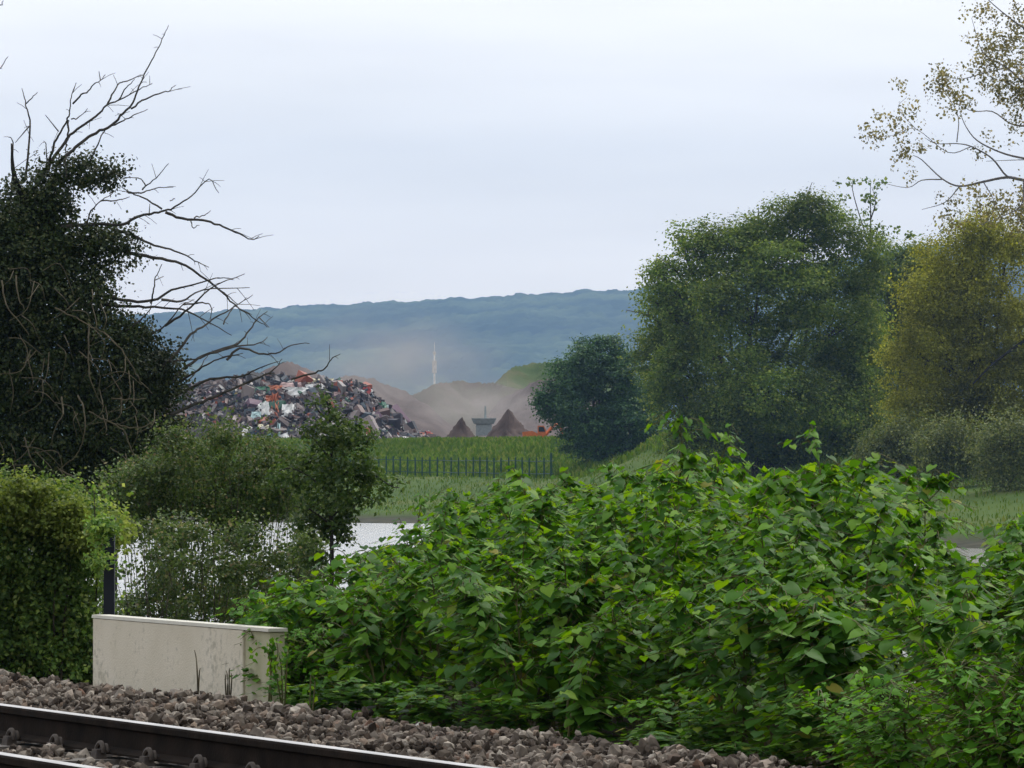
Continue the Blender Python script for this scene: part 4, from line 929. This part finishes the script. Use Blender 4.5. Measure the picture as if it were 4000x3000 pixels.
shoot(2690, 1690, 30, 'tall knotweed shoot with a yellowish tip leaf, standing against the largest tree', 201, (0, 0), 1.09)
shoot(3255, 1690, 28, 'tall knotweed shoot with drooping leaves right of the yellow tipped shoot', 202, (0, .02))
shoot(3560, 1800, 27, 'knotweed shoot leaning right over the gap where the far bank shows', 203, (0, .08))
shoot(1590, 1950, 31, 'knotweed shoot standing before the far waterline, right of the sapling', 205, (0, 0), sc_=.7)
shoot(1690, 1985, 30, 'knotweed shoot between the waterline shoot and the main thicket', 206, (0, 0), sc_=.7)
shoot(2070, 1850, 31, 'knotweed shoot standing out below the end of the field fence', 204, (0, 0))
for i, (sx, Y, H, lab) in enumerate([(3560, 21.9, .62, 'low yellow green bush at the bottom right corner, leftmost of three'), (3830, 21.3, .72, 'yellow green small leaved bush in the bottom right corner, middle of three'), (4040, 21.0, .78, 'yellow green small leaved bush cut by the right edge near the bottom corner')]):
    x = (sx-2000)/F*Y; plant('bramble', KB[i % 2], x, Y, gh(x, Y)-.02, (1.0, H/.8), i*2.1, lab, 'bush', 'yellow green bushes in the corner')
for i, (sx, Y, H, lab) in enumerate([(1180, 29.6, .62, 'yellow green low bush touching the right end of the wall panel'), (1320, 30.2, .8, 'light green low bush right of the wall panel, before the dark thicket'), (1150, 31.5, .85, 'light green bush just behind the right end of the wall panel')]):
    x = (sx-2000)/F*Y; plant('bramble', KB[i % 2], x, Y, gh(x, Y)-.02, (.9, H/.8), i*1.3+.5, lab, 'bush', 'low bushes beside the wall panel')

# ---- weeds in front of the wall panel
m_dry = surf('dry_stalk', [(.3, (.06,.05,.03)), (.7, (.14,.12,.07))], 9, .9)
def weed(sx, p0, tops, label, seed, leafy=0, mat=m_dry):
    s1 = s_at(sx, p0); b_ = sp(s1, p0, .1); e = empty('weed', b_, label, 'weed', 'weeds before the wall panel'); Y = b_[1]; mb = MB(); r = R_(seed); LP = []
    for path in tops:
        P = smooth_path([b_+r.normal(0, .01, 3)*[1, 1, 0]]+[at(x, y, Y+.03*r.normal()) for x, y in path], 4); mb.tube(P, (.006, .0025), 5); LP.append(P)
    mb.build('stem', mat, e, b_)
    if leafy:
        pos = np.vstack([P[r.integers(len(P)//4, len(P), leafy)] for P in LP])+r.normal(0, .015, (leafy*len(LP), 3))
        link('leaves', scatter_mesh('leaves', QUAD, pos, orient(r.normal(size=(len(pos), 3))+[0, 0, .6], r, .5), .035*r.uniform(.6, 1.3, len(pos)), b_), e, [m_knot])
weed(775, 11.15, [[(770,2620),(766,2570),(760,2540)], [(778,2640),(782,2610)]], 'single dry upright stalk in front of the pale slab', 1)
weed(890, 11.15, [[(888,2650),(884,2620)], [(895,2640),(898,2610)], [(905,2660),(903,2630)], [(880,2670),(882,2635)]], 'tuft of thin dry stalks right of the single stalk', 2)
weed(1050, 11.2, [[(1055,2600),(1040,2540),(1010,2530),(985,2550)], [(1060,2590),(1065,2530),(1050,2515)], [(1060,2620),(1085,2560),(1080,2500)]], 'green weed with an arching tip in front of the greenish end slab', 3, 26, m_cane)
weed(1110, 11.15, [[(1100,2620),(1090,2560)], [(1120,2600),(1125,2540)], [(1080,2640),(1070,2600)]], 'short leafy weed at the right corner of the wall panel', 4, 30, m_cane)
weed(1215, 11.1, [[(1213,2660),(1216,2625)], [(1230,2670),(1222,2640)]], 'short green weed on the ballast edge right of the wall panel', 5, 10, m_cane)

# ------------------------------------------------------------------ dust and air
def volmat(name, dens, colr, aniso=0.0):
    m = bpy.data.materials.new(name); m.use_nodes = True; t = m.node_tree; n, l = t.nodes, t.links
    for q in list(n):
        if q.type == 'BSDF_PRINCIPLED': n.remove(q)
    v = n.new('ShaderNodeVolumePrincipled'); v.inputs['Density'].default_value = dens; v.inputs['Color'].default_value = (*colr, 1); v.inputs['Anisotropy'].default_value = aniso
    l.new(v.outputs[0], n['Material Output'].inputs['Volume'])
    return m, t, v
dm, t, v = volmat('dust', 0, (.84,.78,.75)); n, l = t.nodes, t.links
c = n.new('ShaderNodeTexCoord'); gr = n.new('ShaderNodeTexGradient'); gr.gradient_type = 'SPHERICAL'; l.new(c.outputs['Object'], gr.inputs[0])
z = n.new('ShaderNodeTexNoise'); z.inputs['Scale'].default_value = 2.2; z.inputs['Detail'].default_value = 3; l.new(c.outputs['Object'], z.inputs['Vector'])
mr = n.new('ShaderNodeMapRange'); mr.inputs[1].default_value = .32; mr.inputs[2].default_value = .7; mr.inputs[3].default_value = .1; mr.inputs[4].default_value = 1.5; l.new(z.outputs['Fac'], mr.inputs[0])
pw = n.new('ShaderNodeMath'); pw.operation = 'POWER'; l.new(gr.outputs['Fac'], pw.inputs[0]); pw.inputs[1].default_value = 1.8
m1 = n.new('ShaderNodeMath'); m1.operation = 'MULTIPLY'; l.new(pw.outputs[0], m1.inputs[0]); l.new(mr.outputs[0], m1.inputs[1])
m2 = n.new('ShaderNodeMath'); m2.operation = 'MULTIPLY'; l.new(m1.outputs[0], m2.inputs[0]); m2.inputs[1].default_value = .032; l.new(m2.outputs[0], v.inputs['Density'])
bpyv, Fq = [], []
nlat, nlon = 10, 20
V = [(0, 0, 1)]+[(math.sin(math.pi*i/nlat)*math.cos(2*math.pi*j/nlon), math.sin(math.pi*i/nlat)*math.sin(2*math.pi*j/nlon), math.cos(math.pi*i/nlat)) for i in range(1, nlat) for j in range(nlon)]+[(0, 0, -1)]
Fq = np.array([(1+(i-1)*nlon+j, 1+i*nlon+j, 1+i*nlon+(j+1) % nlon, 1+(i-1)*nlon+(j+1) % nlon) for i in range(1, nlat-1) for j in range(nlon)])
Ft = np.array([(0, 1+j, 1+(j+1) % nlon) for j in range(nlon)]+[(len(V)-1, 1+(nlat-2)*nlon+(j+1) % nlon, 1+(nlat-2)*nlon+j) for j in range(nlon)])
for (sx, sy, rx, rz, ry, lab) in [(1850,1600,460,190,45, 'dust cloud drifting between the spoil heaps'), (1540,1430,560,290,40, 'faint dust plume rising before the hill')]:
    k = 735/F; c_ = at(sx, sy, 735)
    o = link('dust', np_mesh('dust', np.array(V), [Fq, Ft]), None, [dm]); o.location = c_; o.scale = (rx*k, ry, rz*k)
    tag(o, lab, 'dust', kind='stuff')
hz_m, t, v = volmat('haze', .98e-4, (.39,.63,1.0), .0)
mb = MB(); mb.box((0, 4870, 320), (10100, 10000, 652)); ho = mb.build('haze', hz_m); tag(ho, 'pale blue air haze over the valley', 'haze', kind='stuff')
